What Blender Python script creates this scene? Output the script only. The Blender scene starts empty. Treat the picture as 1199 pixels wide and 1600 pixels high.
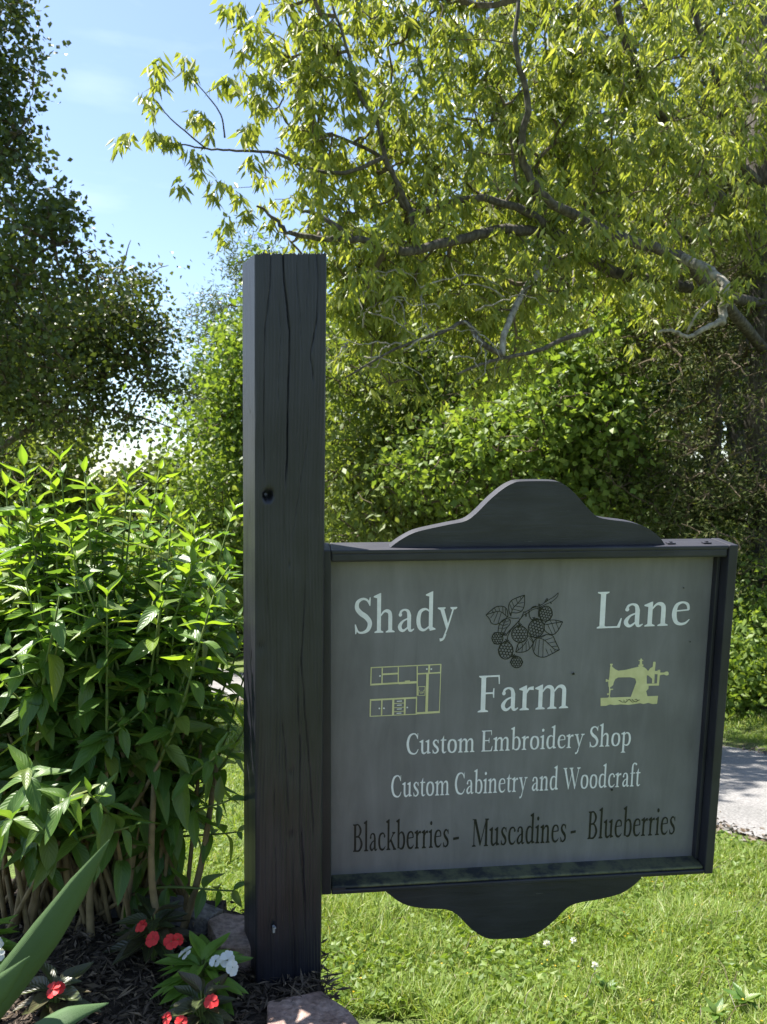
import bpy, bmesh, math, random
import numpy as np
from mathutils import Vector, Matrix

random.seed(7); rng = np.random.default_rng(11)
sc = bpy.context.scene
COL = sc.collection
R = math.radians

# ------------------------------------------------------------------ camera
F_PX, CX, CY = 1250.0, 600.0, 800.0
PITCH = R(-1.4)
CAM = np.array([0.0, 0.0, 1.1])
cd = bpy.data.cameras.new('camera'); cam = bpy.data.objects.new('camera', cd); COL.objects.link(cam)
cam.location = CAM; cam.rotation_euler = (R(90) + PITCH, 0, 0)
cd.sensor_fit = 'VERTICAL'; cd.sensor_height = 24; cd.lens = 24 * F_PX / 1600
cd.clip_start = .05; cd.clip_end = 2000
cd.dof.use_dof = True; cd.dof.focus_distance = 1.75; cd.dof.aperture_fstop = 7.0
sc.camera = cam

# ------------------------------------------------------------------ sky, sun, exposure
SUNV = Vector((-.56, .31, 1.25)).normalized()
w = bpy.data.worlds.new('World'); sc.world = w; w.use_nodes = True
nt = w.node_tree; nt.nodes.clear()
sky = nt.nodes.new('ShaderNodeTexSky'); sky.sky_type = 'NISHITA'; sky.sun_disc = False
sky.sun_elevation = math.asin(SUNV.z); sky.sun_rotation = math.atan2(SUNV.x, SUNV.y)
sky.air_density = 1.0; sky.dust_density = .7; sky.ozone_density = 1.5
bg = nt.nodes.new('ShaderNodeBackground'); bg.inputs[1].default_value = .08
wo = nt.nodes.new('ShaderNodeOutputWorld')
# faint wisps of high cloud
tc = nt.nodes.new('ShaderNodeTexCoord'); mp = nt.nodes.new('ShaderNodeMapping'); mp.inputs['Scale'].default_value = (2.2, 2.2, 9)
nz = nt.nodes.new('ShaderNodeTexNoise'); nz.inputs['Scale'].default_value = 2.2; nz.inputs['Detail'].default_value = 7
rp = nt.nodes.new('ShaderNodeMapRange'); rp.inputs[1].default_value = .56; rp.inputs[2].default_value = .8; rp.inputs[4].default_value = .10
mx = nt.nodes.new('ShaderNodeMix'); mx.data_type = 'RGBA'; mx.inputs[7].default_value = (9.5, 10.0, 10.6, 1)
nt.links.new(tc.outputs['Generated'], mp.inputs[0]); nt.links.new(mp.outputs[0], nz.inputs[0]); nt.links.new(nz.outputs[0], rp.inputs[0])
nt.links.new(rp.outputs[0], mx.inputs[0]); nt.links.new(sky.outputs[0], mx.inputs[6]); nt.links.new(mx.outputs[2], bg.inputs[0]); nt.links.new(bg.outputs[0], wo.inputs[0])
sd = bpy.data.lights.new('sun', 'SUN'); sd.energy = 5.0; sd.angle = R(.5); sd.color = (1, .955, .88)
so = bpy.data.objects.new('sun', sd); COL.objects.link(so); so.rotation_euler = SUNV.to_track_quat('Z', 'Y').to_euler()
so.location = (-6, 4, 14)
vs = sc.view_settings; vs.view_transform = 'Standard'; vs.look = 'None'; vs.exposure = 1.65; vs.gamma = 1; vs.use_curve_mapping = False

# ------------------------------------------------------------------ helpers
cp, sp = math.cos(PITCH), math.sin(PITCH)
def ray(px, py):
    h, v = (px - CX) / F_PX, (CY - py) / F_PX
    return np.array([h, cp - v * sp, sp + v * cp])
def at(px, py, Y):
    d = ray(px, py); return CAM + d * (Y / d[1])
def tag(o, label=None, cat=None, group=None, kind=None):
    if label: o['label'] = label
    if cat: o['category'] = cat
    if group: o['group'] = group
    if kind: o['kind'] = kind
    return o
def empty(name, loc, label, cat, group=None):
    o = bpy.data.objects.new(name, None); COL.objects.link(o); o.location = tuple(loc); o.empty_display_size = .1
    return tag(o, label, cat, group)
def np_mesh(name, V, Fc, mats, sizes=None, matidx=None, smooth=False, attrs=None):
    V = np.asarray(V, dtype=np.float32).reshape(-1, 3); m = bpy.data.meshes.new(name)
    if sizes is None:
        Fc = np.asarray(Fc, dtype=np.int32); k = Fc.shape[1]; n = Fc.shape[0]; loops = Fc.ravel(); starts = np.arange(n) * k; tot = np.full(n, k)
    else:
        loops = np.concatenate([np.asarray(f, dtype=np.int32) for f in Fc]); tot = np.array([len(f) for f in Fc]); starts = np.concatenate([[0], np.cumsum(tot)[:-1]]); n = len(Fc)
    m.vertices.add(len(V)); m.vertices.foreach_set('co', V.ravel())
    m.loops.add(len(loops)); m.loops.foreach_set('vertex_index', loops.astype(np.int32))
    m.polygons.add(n); m.polygons.foreach_set('loop_start', starts.astype(np.int32)); m.polygons.foreach_set('loop_total', tot.astype(np.int32))
    for mt in (mats if isinstance(mats, (list, tuple)) else [mats]): m.materials.append(mt)
    if matidx is not None: m.polygons.foreach_set('material_index', np.asarray(matidx, dtype=np.int32))
    m.polygons.foreach_set('use_smooth', np.full(n, bool(smooth)))
    if attrs:
        for k, a in attrs.items():
            at_ = m.attributes.new(k, 'FLOAT', 'POINT'); at_.data.foreach_set('value', np.asarray(a, dtype=np.float32))
    m.update(calc_edges=True)
    return m
def link(name, mesh, parent=None, loc=None):
    o = bpy.data.objects.new(name, mesh); COL.objects.link(o)
    if parent is not None: o.parent = parent
    if loc is not None: o.location = tuple(loc)
    return o
class MB:
    def __init__(s): s.v = []; s.f = []; s.mi = []
    def add(s, V, Fc, mi=0):
        b = len(s.v); s.v += [tuple(map(float, p)) for p in V]; s.f += [tuple(b + i for i in f) for f in Fc]; s.mi += [mi] * len(Fc)
    def box(s, x0, x1, y0, y1, z0, z1, T=None):
        V = [(x, y, z) for x in (x0, x1) for y in (y0, y1) for z in (z0, z1)]
        if T: V = [T(p) for p in V]
        s.add(V, [(0, 1, 3, 2), (4, 6, 7, 5), (0, 4, 5, 1), (2, 3, 7, 6), (0, 2, 6, 4), (1, 5, 7, 3)])
    def tube(s, P, Rr, n=6):
        P = [Vector(p) for p in P]; V = []; Fc = []
        for i, p in enumerate(P):
            d = (P[min(i + 1, len(P) - 1)] - P[max(i - 1, 0)]).normalized()
            a = d.orthogonal().normalized() if i == 0 else (a - d * a.dot(d)).normalized()
            b = d.cross(a)
            for k in range(n):
                t = 2 * math.pi * k / n; V.append(p + (a * math.cos(t) + b * math.sin(t)) * Rr[i])
        for i in range(len(P) - 1):
            for k in range(n): Fc.append((i * n + k, i * n + (k + 1) % n, (i + 1) * n + (k + 1) % n, (i + 1) * n + k))
        Fc.append(tuple(range(n - 1, -1, -1))); Fc.append(tuple((len(P) - 1) * n + k for k in range(n)))
        s.add(V, Fc)
    def build(s, name, mat, parent=None, org=(0, 0, 0), smooth=False, bevel=0, label=None, loc=None):
        V = np.array(s.v) - np.array(org)
        m = np_mesh(name, V, s.f, mat, sizes=1, matidx=s.mi, smooth=smooth)
        o = link(name, m, parent, loc)
        if bevel:
            b = o.modifiers.new('bevel', 'BEVEL'); b.width = bevel; b.segments = 2; b.limit_method = 'ANGLE'
        if label: o['label'] = label
        return o
def catmull(P, k=6):
    P = np.array(P, float); Q = np.vstack([2 * P[0] - P[1], P, 2 * P[-1] - P[-2]]); out = []
    for i in range(1, len(Q) - 2):
        a, b, c, d = Q[i - 1:i + 3]
        for t in np.linspace(0, 1, k, endpoint=False):
            out.append(.5 * (2 * b + (c - a) * t + (2 * a - 5 * b + 4 * c - d) * t * t + (3 * b - a - 3 * c + d) * t ** 3))
    out.append(P[-1]); return np.array(out)

# ------------------------------------------------------------------ materials
def newmat(name):
    m = bpy.data.materials.new(name); m.use_nodes = True; n = m.node_tree; n.nodes.clear()
    out = n.nodes.new('ShaderNodeOutputMaterial'); return m, n, out
def N(n, t, **k):
    x = n.nodes.new(t)
    for a, b in k.items():
        if a.startswith('i_'): x.inputs[a[2:].replace('_', ' ')].default_value = b
        else: setattr(x, a, b)
    return x
def ramp(n, stops):
    r = n.nodes.new('ShaderNodeValToRGB'); e = r.color_ramp.elements
    if len(stops) < 2: stops = stops + [(1, stops[0][1])]
    while len(e) < len(stops): e.new(.5)
    for el, (p, c) in zip(e, stops): el.position = p; el.color = (*c, 1)
    return r
def leafmat(name, cols, trans=.38, rough=.45, tcol=1.5, spec=.35, vein=False):
    m, n, out = newmat(name); L = n.links.new
    g = N(n, 'ShaderNodeNewGeometry')
    oi = N(n, 'ShaderNodeObjectInfo'); ad = N(n, 'ShaderNodeMath', operation='ADD'); fr = N(n, 'ShaderNodeMath', operation='FRACT')
    L(g.outputs['Random Per Island'], ad.inputs[0]); L(oi.outputs['Random'], ad.inputs[1]); L(ad.outputs[0], fr.inputs[0])
    r = ramp(n, [(i / max(1, len(cols) - 1), c) for i, c in enumerate(cols)]); L(fr.outputs[0], r.inputs[0])
    base = r.outputs[0]
    p = N(n, 'ShaderNodeBsdfPrincipled'); p.inputs['Roughness'].default_value = rough; p.inputs['Specular IOR Level'].default_value = spec
    if vein:
        a = N(n, 'ShaderNodeAttribute', attribute_name='mid'); b = N(n, 'ShaderNodeAttribute', attribute_name='along')
        mr = N(n, 'ShaderNodeMapRange'); mr.inputs[1].default_value = 0; mr.inputs[2].default_value = .12; mr.inputs[3].default_value = .45; mr.inputs[4].default_value = 0
        L(a.outputs['Fac'], mr.inputs[0])
        s1 = N(n, 'ShaderNodeMath', operation='MULTIPLY_ADD'); s1.inputs[1].default_value = -.35; L(a.outputs['Fac'], s1.inputs[0]); L(b.outputs['Fac'], s1.inputs[2])
        s2 = N(n, 'ShaderNodeMath', operation='MULTIPLY'); s2.inputs[1].default_value = 50; L(s1.outputs[0], s2.inputs[0])
        s3 = N(n, 'ShaderNodeMath', operation='SINE'); L(s2.outputs[0], s3.inputs[0])
        bp = N(n, 'ShaderNodeBump'); bp.inputs['Strength'].default_value = .2; bp.inputs['Distance'].default_value = .002; L(s3.outputs[0], bp.inputs['Height']); L(bp.outputs[0], p.inputs['Normal'])
        mxx = N(n, 'ShaderNodeMix', data_type='RGBA'); mxx.inputs[7].default_value = (.16, .22, .06, 1); L(mr.outputs[0], mxx.inputs[0]); L(base, mxx.inputs[6]); base = mxx.outputs[2]
    L(base, p.inputs['Base Color'])
    tr = N(n, 'ShaderNodeBsdfTranslucent')
    hs = N(n, 'ShaderNodeMix', data_type='RGBA', blend_type='MULTIPLY'); hs.inputs[0].default_value = 1; hs.inputs[7].default_value = (tcol * 1.15, tcol * 1.1, tcol * .45, 1)
    L(base, hs.inputs[6]); L(hs.outputs[2], tr.inputs[0])
    ms = N(n, 'ShaderNodeMixShader'); ms.inputs[0].default_value = trans; L(p.outputs[0], ms.inputs[1]); L(tr.outputs[0], ms.inputs[2]); L(ms.outputs[0], out.inputs[0])
    return m
def noisemat(name, cols, scale=8, rough=.85, bump=.3, bdist=.01, stretch=(1, 1, 1), detail=8, fine=None, spec=.3, dist=0):
    m, n, out = newmat(name); L = n.links.new
    t = N(n, 'ShaderNodeTexCoord'); mp = N(n, 'ShaderNodeMapping'); mp.inputs['Scale'].default_value = stretch
    nz = N(n, 'ShaderNodeTexNoise'); nz.inputs['Scale'].default_value = scale; nz.inputs['Detail'].default_value = detail; nz.inputs['Distortion'].default_value = dist
    L(t.outputs['Object'], mp.inputs[0]); L(mp.outputs[0], nz.inputs[0])
    k = len(cols); r = ramp(n, [(.3 + .4 * i / max(1, k - 1), c) for i, c in enumerate(cols)]); L(nz.outputs[0], r.inputs[0])
    p = N(n, 'ShaderNodeBsdfPrincipled'); p.inputs['Roughness'].default_value = rough; p.inputs['Specular IOR Level'].default_value = spec; col = r.outputs[0]
    h = nz.outputs[0]
    if fine:
        n2 = N(n, 'ShaderNodeTexNoise'); n2.inputs['Scale'].default_value = fine; n2.inputs['Detail'].default_value = 4; L(mp.outputs[0], n2.inputs[0])
        mr = N(n, 'ShaderNodeMapRange'); mr.inputs[1].default_value = .3; mr.inputs[2].default_value = .7; mr.inputs[3].default_value = .65; mr.inputs[4].default_value = 1.3; L(n2.outputs[0], mr.inputs[0])
        mm = N(n, 'ShaderNodeMix', data_type='RGBA', blend_type='MULTIPLY'); mm.inputs[0].default_value = 1; L(col, mm.inputs[6]); L(mr.outputs[0], mm.inputs[7]); col = mm.outputs[2]
        ad = N(n, 'ShaderNodeMath', operation='ADD'); L(nz.outputs[0], ad.inputs[0]); L(n2.outputs[0], ad.inputs[1]); h = ad.outputs[0]
    L(col, p.inputs['Base Color'])
    b = N(n, 'ShaderNodeBump'); b.inputs['Strength'].default_value = bump; b.inputs['Distance'].default_value = bdist; L(h, b.inputs['Height']); L(b.outputs[0], p.inputs['Normal'])
    L(p.outputs[0], out.inputs[0]); return m

M = {}
M['bark'] = noisemat('bark', [(.03, .025, .02), (.075, .065, .053), (.14, .125, .105)], 26, stretch=(1, 1, .35), bump=.6, bdist=.02)
M['bark_pale'] = noisemat('bark_pale', [(.10, .09, .07), (.24, .22, .18), (.36, .34, .29)], 22, stretch=(1, 1, .6), bump=.6, bdist=.02)
M['twig'] = noisemat('twig', [(.07, .055, .035), (.13, .10, .065)], 20)
M['oak_leaf'] = leafmat('oak_leaf', [(.12, .165, .032), (.19, .225, .048), (.27, .295, .08), (.14, .185, .038), (.23, .26, .085)], .48, .45, 1.6, .45)
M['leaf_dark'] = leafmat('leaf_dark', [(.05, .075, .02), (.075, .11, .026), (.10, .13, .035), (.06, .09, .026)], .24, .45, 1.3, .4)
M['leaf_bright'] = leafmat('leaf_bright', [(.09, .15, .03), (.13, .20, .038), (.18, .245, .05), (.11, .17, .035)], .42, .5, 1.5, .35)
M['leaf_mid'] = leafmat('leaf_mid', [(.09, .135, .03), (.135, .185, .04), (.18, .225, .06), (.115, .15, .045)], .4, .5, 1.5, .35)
M['cedar'] = leafmat('cedar', [(.055, .075, .02), (.075, .10, .026), (.10, .115, .035), (.085, .08, .034)], .2, .7, 1.2, .2)
M['bush_leaf'] = leafmat('bush_leaf', [(.06, .125, .022), (.08, .155, .026), (.105, .18, .036), (.065, .135, .026), (.085, .16, .03), (.16, .20, .04)], .36, .4, 1.9, .5, vein=True)
M['bush_young'] = leafmat('bush_young', [(.13, .22, .025), (.17, .26, .03), (.11, .20, .03)], .45, .42, 1.7, .45, vein=True)
M['bush_stem'] = noisemat('bush_stem', [(.16, .12, .06), (.26, .19, .10)], 40)
M['green_stem'] = noisemat('green_stem', [(.10, .15, .04), (.17, .2, .06)], 30)
M['grass'] = leafmat('grass', [(.11, .185, .028), (.165, .245, .038), (.22, .285, .055), (.13, .205, .035), (.34, .34, .16)], .38, .5, 1.4, .35)
M['iris'] = leafmat('iris', [(.075, .13, .055), (.095, .155, .065)], .2, .6, 1.2, .2)
M['bronze_leaf'] = leafmat('bronze_leaf', [(.05, .045, .025), (.055, .075, .03), (.08, .06, .035)], .25, .35, 1.3, .5, vein=True)
M['imp_leaf'] = leafmat('imp_leaf', [(.13, .24, .035), (.18, .31, .045), (.11, .21, .035)], .35, .4, 1.5, .5, vein=True)
M['red_petal'] = leafmat('red_petal', [(.62, .03, .035), (.7, .05, .05)], .3, .5, 1.0, .3)
M['white_petal'] = leafmat('white_petal', [(.8, .8, .8), (.74, .76, .76)], .3, .5, .8, .3)
M['yellow'] = leafmat('yellow', [(.5, .36, .02)], .2, .5, 1, .3)

# paint on rough timber
def woodpaint(name, col, col2, grain=60, stretch=(1, 1, .06), rough=.55, wear=0., bump=.5, moss=False, gr=1.):
    m, n, out = newmat(name); L = n.links.new
    t = N(n, 'ShaderNodeTexCoord'); mp = N(n, 'ShaderNodeMapping'); mp.inputs['Scale'].default_value = stretch
    L(t.outputs['Object'], mp.inputs[0])
    nz = N(n, 'ShaderNodeTexNoise'); nz.inputs['Scale'].default_value = grain; nz.inputs['Detail'].default_value = 9; nz.inputs['Roughness'].default_value = .65; nz.inputs['Distortion'].default_value = .6; L(mp.outputs[0], nz.inputs[0])
    big = N(n, 'ShaderNodeTexNoise'); big.inputs['Scale'].default_value = 7; big.inputs['Detail'].default_value = 5; L(t.outputs['Object'], big.inputs[0])
    r = ramp(n, [(.3, col), (.7, col2)]); L(big.outputs[0], r.inputs[0]); c = r.outputs[0]
    g = N(n, 'ShaderNodeMapRange'); g.inputs[1].default_value = .3; g.inputs[2].default_value = .7; g.inputs[3].default_value = 1 - .3 * gr; g.inputs[4].default_value = 1 + .25 * gr; L(nz.outputs[0], g.inputs[0])
    mm = N(n, 'ShaderNodeMix', data_type='RGBA', blend_type='MULTIPLY'); mm.inputs[0].default_value = 1; L(c, mm.inputs[6]); L(g.outputs[0], mm.inputs[7]); c = mm.outputs[2]
    if wear or moss:
        n3 = N(n, 'ShaderNodeTexNoise'); n3.inputs['Scale'].default_value = 24 if moss else 90; n3.inputs['Detail'].default_value = 8; n3.inputs['Roughness'].default_value = .7; L(mp.outputs[0] if not moss else t.outputs['Object'], n3.inputs[0])
        k = N(n, 'ShaderNodeMapRange'); k.inputs[1].default_value = .40 if moss else .66; k.inputs[2].default_value = .56 if moss else .72; k.inputs[4].default_value = .8 if moss else wear; L(n3.outputs[0], k.inputs[0])
        m2 = N(n, 'ShaderNodeMix', data_type='RGBA'); m2.inputs[7].default_value = (.12, .125, .065, 1) if moss else (.22, .21, .19, 1); L(k.outputs[0], m2.inputs[0]); L(c, m2.inputs[6]); c = m2.outputs[2]
    p = N(n, 'ShaderNodeBsdfPrincipled'); p.inputs['Roughness'].default_value = rough; p.inputs['Specular IOR Level'].default_value = .45; L(c, p.inputs['Base Color'])
    b = N(n, 'ShaderNodeBump'); b.inputs['Strength'].default_value = bump; b.inputs['Distance'].default_value = .002; L(nz.outputs[0], b.inputs['Height']); L(b.outputs[0], p.inputs['Normal'])
    L(p.outputs[0], out.inputs[0]); return m
M['post'] = woodpaint('post_paint', (.0115, .0115, .018), (.024, .024, .034), wear=.22, rough=.42, bump=.9)
M['frame'] = woodpaint('frame_paint', (.0155, .0155, .023), (.030, .030, .040), grain=50, stretch=(.10, 1, 1), wear=.35, bump=.7)
M['frame_up'] = woodpaint('frame_upright_paint', (.0155, .0155, .023), (.028, .028, .038), grain=40, stretch=(1, 1, .12), wear=.12, bump=.35)
M['ledge'] = woodpaint('mossy_ledge_paint', (.018, .022, .024), (.032, .036, .036), grain=40, stretch=(.15, 1, 1), moss=True, bump=.8)
M['panel'] = woodpaint('panel_paint', (.142, .134, .150), (.186, .176, .194), grain=22, stretch=(1, 1, .1), rough=.55, wear=.10, bump=.14, gr=.6)
M['white_letter'] = noisemat('white_letter', [(.72, .70, .74), (.84, .82, .86)], 60, rough=.5, bump=.05)
M['black_letter'] = noisemat('black_letter', [(.01, .01, .011), (.02, .02, .021)], 60, rough=.4, bump=.05)
M['cream'] = noisemat('cream_decal', [(.56, .52, .27), (.68, .63, .36)], 50, rough=.5, bump=.05)
M['metal'] = noisemat('metal', [(.2, .21, .23), (.35, .36, .38)], 40, rough=.35, bump=.1)
M['stone'] = noisemat('paver_stone', [(.2, .13, .105), (.31, .22, .185), (.40, .31, .27)], 14, bump=.7, bdist=.012, fine=90)
M['stone_grey'] = noisemat('paver_grey', [(.10, .09, .085), (.17, .15, .14), (.24, .21, .19)], 14, bump=.7, bdist=.012, fine=90)
M['mulch'] = noisemat('mulch_soil', [(.025, .018, .013), (.05, .037, .028)], 30, bump=.8, bdist=.02, fine=120)
M['chip'] = leafmat('mulch_chip', [(.04, .03, .022), (.08, .06, .045), (.13, .10, .075), (.045, .035, .028), (.24, .18, .12)], .0, .8, 1, .2)
M['asphalt'] = noisemat('road_chip_seal', [(.15, .147, .142), (.19, .183, .178), (.22, .213, .205)], 1.2, bump=.5, bdist=.01, fine=70)
M['ground'] = noisemat('lawn_ground', [(.07, .075, .025), (.09, .13, .028), (.13, .17, .035)], 3, bump=.8, bdist=.05, fine=45)
M['litter'] = leafmat('roadside_litter', [(.12, .09, .06), (.18, .15, .12), (.08, .055, .035), (.2, .19, .17)], .05, .8, 1, .2)

# ------------------------------------------------------------------ terrain (q runs across the lane, s along it)
def G(x, y):
    x = np.asarray(x, float); y = np.asarray(y, float); q = .902 * x + .432 * y
    yy = np.clip(y, -7, None); yy = np.where(yy > 24, 24 + 12 * (1 - np.exp(-(yy - 24) / 12)), yy)
    z = -.18 * yy
    bank = np.clip(q - 6.7, 0, None); z = z + .8 * (1 - np.exp(-bank / 3.5))
    return z
def Gz(x, y): return float(G(x, y))
def QS(q, s): return .902 * q - .432 * s, .432 * q + .902 * s
svals = np.concatenate([-np.geomspace(300, 8, 14), np.arange(-7, 20, .5), np.geomspace(20, 400, 34)])
def sheet(name, qs, mat, lift=0., crown=None):
    Q, S = np.meshgrid(qs, svals, indexing='ij'); X, Yy = QS(Q, S); Z = G(X, Yy) + lift
    if crown is not None: Z = Z + crown[:, None]
    V = np.stack([X, Yy, Z], -1).reshape(-1, 3); a, b = Q.shape
    i = np.arange(a - 1)[:, None] * b + np.arange(b - 1)[None]
    Fc = np.stack([i, i + b, i + b + 1, i + 1], -1).reshape(-1, 4)
    return link(name, np_mesh(name, V, Fc, mat, smooth=True))
qr = np.linspace(3.65, 6.38, 9)
qg = np.concatenate([-np.geomspace(400, 6, 16), np.arange(-5, 3.6, .5), qr, np.arange(6.9, 14, .6), np.geomspace(15, 400, 16)])
tag(sheet('lawn_ground', qg, M['ground']), 'sloping green lawn ground under the grass', kind='structure')
tag(sheet('road', qr, M['asphalt'], .004, .03 * (1 - ((np.linspace(-1, 1, 9)) ** 2)) + .012), 'pale grey chip sealed country lane', kind='structure')

# ------------------------------------------------------------------ leaf cards for crowns (vectorised)
def unit(a): return a / np.maximum(np.linalg.norm(a, axis=-1, keepdims=True), 1e-9)
def leaf_cloud(P, D, Ln, Wd, fold=.25):
    n = len(P); D = unit(D); U = unit(np.cross(D, rng.normal(size=(n, 3)))); Nn = np.cross(D, U)
    Ln = Ln[:, None]; Wd = Wd[:, None]
    mid = P + D * Ln * .42
    tip = P + D * Ln + Nn * Ln * rng.uniform(-.15, .15, (n, 1))
    V = np.stack([P, mid + U * Wd + Nn * Wd * fold, tip, mid - U * Wd + Nn * Wd * fold], 1).reshape(-1, 3)
    i = np.arange(n)[:, None] * 4
    return V, np.concatenate([i + [0, 1, 2], i + [0, 2, 3]], 1).reshape(-1, 3)
def blob_points(ells, n, gap=.0, shell=.35):
    """points in the union of ellipsoids (centre, radii), thinned by a lumpy field so that the crown has gaps"""
    vol = np.array([np.prod(r) for c, r in ells]) ** .75; pick = rng.choice(len(ells), n * 3, p=vol / vol.sum())
    Cc = np.array([c for c, r in ells])[pick]; Rr = np.array([r for c, r in ells])[pick]
    d = unit(rng.normal(size=(n * 3, 3))); rad = (shell + (1 - shell) * rng.random((n * 3, 1))) ** .6
    kk = rng.normal(size=(5, 3)) * 3.2; rad = rad * (1 + .28 * np.sin(d @ kk.T + pick[:, None] * 1.7).sum(1, keepdims=True) / 1.6)
    P = Cc + d * rad * Rr
    k = rng.normal(size=(8, 3)) * 3.6; ph = rng.uniform(0, 6.28, 8)
    fld = np.sin(P @ k.T + ph).mean(1)
    P = P[fld > np.quantile(fld, gap)] if gap else P
    return P[:n]
def grow(skel, T, bend=.3):
    """attach each target to its nearest branch: returns nodes, parents"""
    nodes = list(map(np.array, skel)); par = [-1] * len(nodes)
    T = np.asarray(T); n = len(T); S = np.array(skel)
    D = np.linalg.norm(T[:, None] - S[None], axis=2); best = D.argmin(1); dist = D.min(1); path = np.zeros(len(S)).tolist(); cost = dist.copy(); used = np.zeros(n, bool)
    for _ in range(n):
        i = int(np.argmin(np.where(used, 1e9, cost))); used[i] = True
        j = int(best[i]); nodes.append(T[i]); par.append(j); pl = path[j] + np.linalg.norm(T[i] - nodes[j]); path.append(pl)
        c = np.linalg.norm(T - T[i], axis=1) + bend * pl; upd = (~used) & (c < cost); cost[upd] = c[upd]; best[upd] = len(nodes) - 1
    return np.array(nodes), np.array(par)
def twig_mesh(nodes, par, r0=.004, pw=.45, rmax=.05, sides=4):
    n = len(nodes); cnt = np.ones(n)
    for i in range(n - 1, -1, -1):
        if par[i] >= 0: cnt[par[i]] += cnt[i]
    idx = np.where(par >= 0)[0]; A = nodes[par[idx]]; B = nodes[idx]
    rb = np.minimum(r0 * cnt[idx] ** pw, rmax); ra = np.minimum(np.minimum(r0 * cnt[par[idx]] ** pw, rmax), rb * 1.5)
    # each branchlet bends once on its way
    mid = (A + B) / 2 + rng.normal(size=A.shape) * np.linalg.norm(B - A, axis=1, keepdims=True) * .07
    Vs = []; Fs = []; off = 0
    for (p, q, a, b) in ((A, mid, ra, (ra + rb) / 2), (mid, B, (ra + rb) / 2, rb)):
        d = unit(q - p); u = unit(np.cross(d, np.array([.3, .2, .93]))); v = np.cross(d, u); m = len(p)
        ang = np.arange(sides) * 2 * np.pi / sides
        ring = u[:, None] * np.cos(ang)[None, :, None] + v[:, None] * np.sin(ang)[None, :, None]
        V = np.concatenate([p[:, None] + ring * a[:, None, None], q[:, None] + ring * b[:, None, None]], 1).reshape(-1, 3)
        i = off + np.arange(m)[:, None, None] * 2 * sides; k = np.arange(sides)[None, :, None]; k2 = (k + 1) % sides
        Fs.append(np.concatenate([i + k, i + k2, i + k2 + sides, i + k + sides], 2).reshape(-1, 4)); Vs.append(V); off += len(V)
    return np.concatenate(Vs), np.concatenate(Fs)
def limb_obj(name, pts, r0, r1, mat, parent, org, sides=7, wob=.0, label=None):
    P = catmull(pts, 5); n = len(P); P[1:-1] += rng.normal(size=(n - 2, 3)) * wob
    rr = np.linspace(r0, r1, n) * (1 + rng.normal(size=n) * .03)
    mb = MB(); mb.tube(P, rr, sides); return mb.build(name, mat, parent, org, smooth=True, label=label), P
def E(px, py, Y, rx, ry, rz):
    return (at(px, py, Y), np.array([rx / F_PX * Y, ry, rz / F_PX * Y]))
def tree(name, label, cat, base, limbs, ells, n, per, L, W, leaf, bark='bark', group=None, gap=.15, droop=.3, spread=.16, extra=None,
         r0=.005, tw=True, trunk_r=.14, solo=0, shell=.35, minz=None):
    bx, by = base; org = np.array([bx, by, Gz(bx, by) - .03]); root = empty(name, org, label, cat, group)
    skel = []
    for k, (pts, a, b, bm) in enumerate(limbs):
        _, P = limb_obj('trunk' if k == 0 else 'limb', pts, a, b, M[bm], root, org, 9 if k == 0 else 7, wob=a * .12); skel += list(P)
    T = blob_points(ells, n, gap, shell)
    if extra is not None: T = np.vstack([T, extra])
    if minz is not None: T = T[T[:, 2] > G(T[:, 0], T[:, 1]) + minz]
    if tw:
        S = np.array(skel)
        nodes, par = grow(S[::2], T if len(T) < 2600 else T[:2600])
        V, Fc = twig_mesh(nodes, par, r0); o = link('twigs', np_mesh('twigs', V - org, Fc, M['twig']), root); o['kind'] = 'stuff'
    m = len(T) * per
    P = np.repeat(T, per, 0) + rng.normal(size=(m, 3)) * spread * np.array([1, 1, .8])
    D = rng.normal(size=(m, 3)) * np.array([1, 1, .8]); D = unit(D); D[:, 2] -= droop
    Ln = L * rng.uniform(.6, 1.15, m); Wd = W * rng.uniform(.75, 1.2, m) * .5
    if solo:
        pr = (P - CAM); dd = pr[:, 1]; vis = (np.abs(pr[:, 0] / dd) < .47) & (pr[:, 2] / dd < .6); sc_ = np.where(vis, Ln / dd, 0)
        idx = np.argsort(-sc_)[:solo]; keep = np.ones(m, bool); keep[idx] = False
        ms = []
        for v in range(5):
            lv, lf = leaf_cloud(np.zeros((1, 3)), np.array([[0, 0, -1.]]), np.array([1.]), np.array([W / L / 2])); ms.append(np_mesh('leaf', lv, lf, M[leaf]))
        for i in idx:
            o = link('leaf', ms[i % 5], root); o.location = tuple(P[i] - org)
            d = Vector(D[i]).normalized(); o.rotation_mode = 'QUATERNION'; o.rotation_quaternion = d.to_track_quat('-Z', 'Y') @ Matrix.Rotation(random.uniform(0, 6.28), 4, 'Z').to_quaternion(); s_ = Ln[i]; o.scale = (s_, s_, s_)
        P, D, Ln, Wd = P[keep], D[keep], Ln[keep], Wd[keep]
    V, Fc = leaf_cloud(P, D, Ln, Wd)
    o = link('crown', np_mesh('crown', V - org, Fc, M[leaf]), root); o['kind'] = 'stuff'
    return root

# ------------------------------------------------------------------ the trees
def pl(*a): return [at(*p) for p in a]
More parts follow.
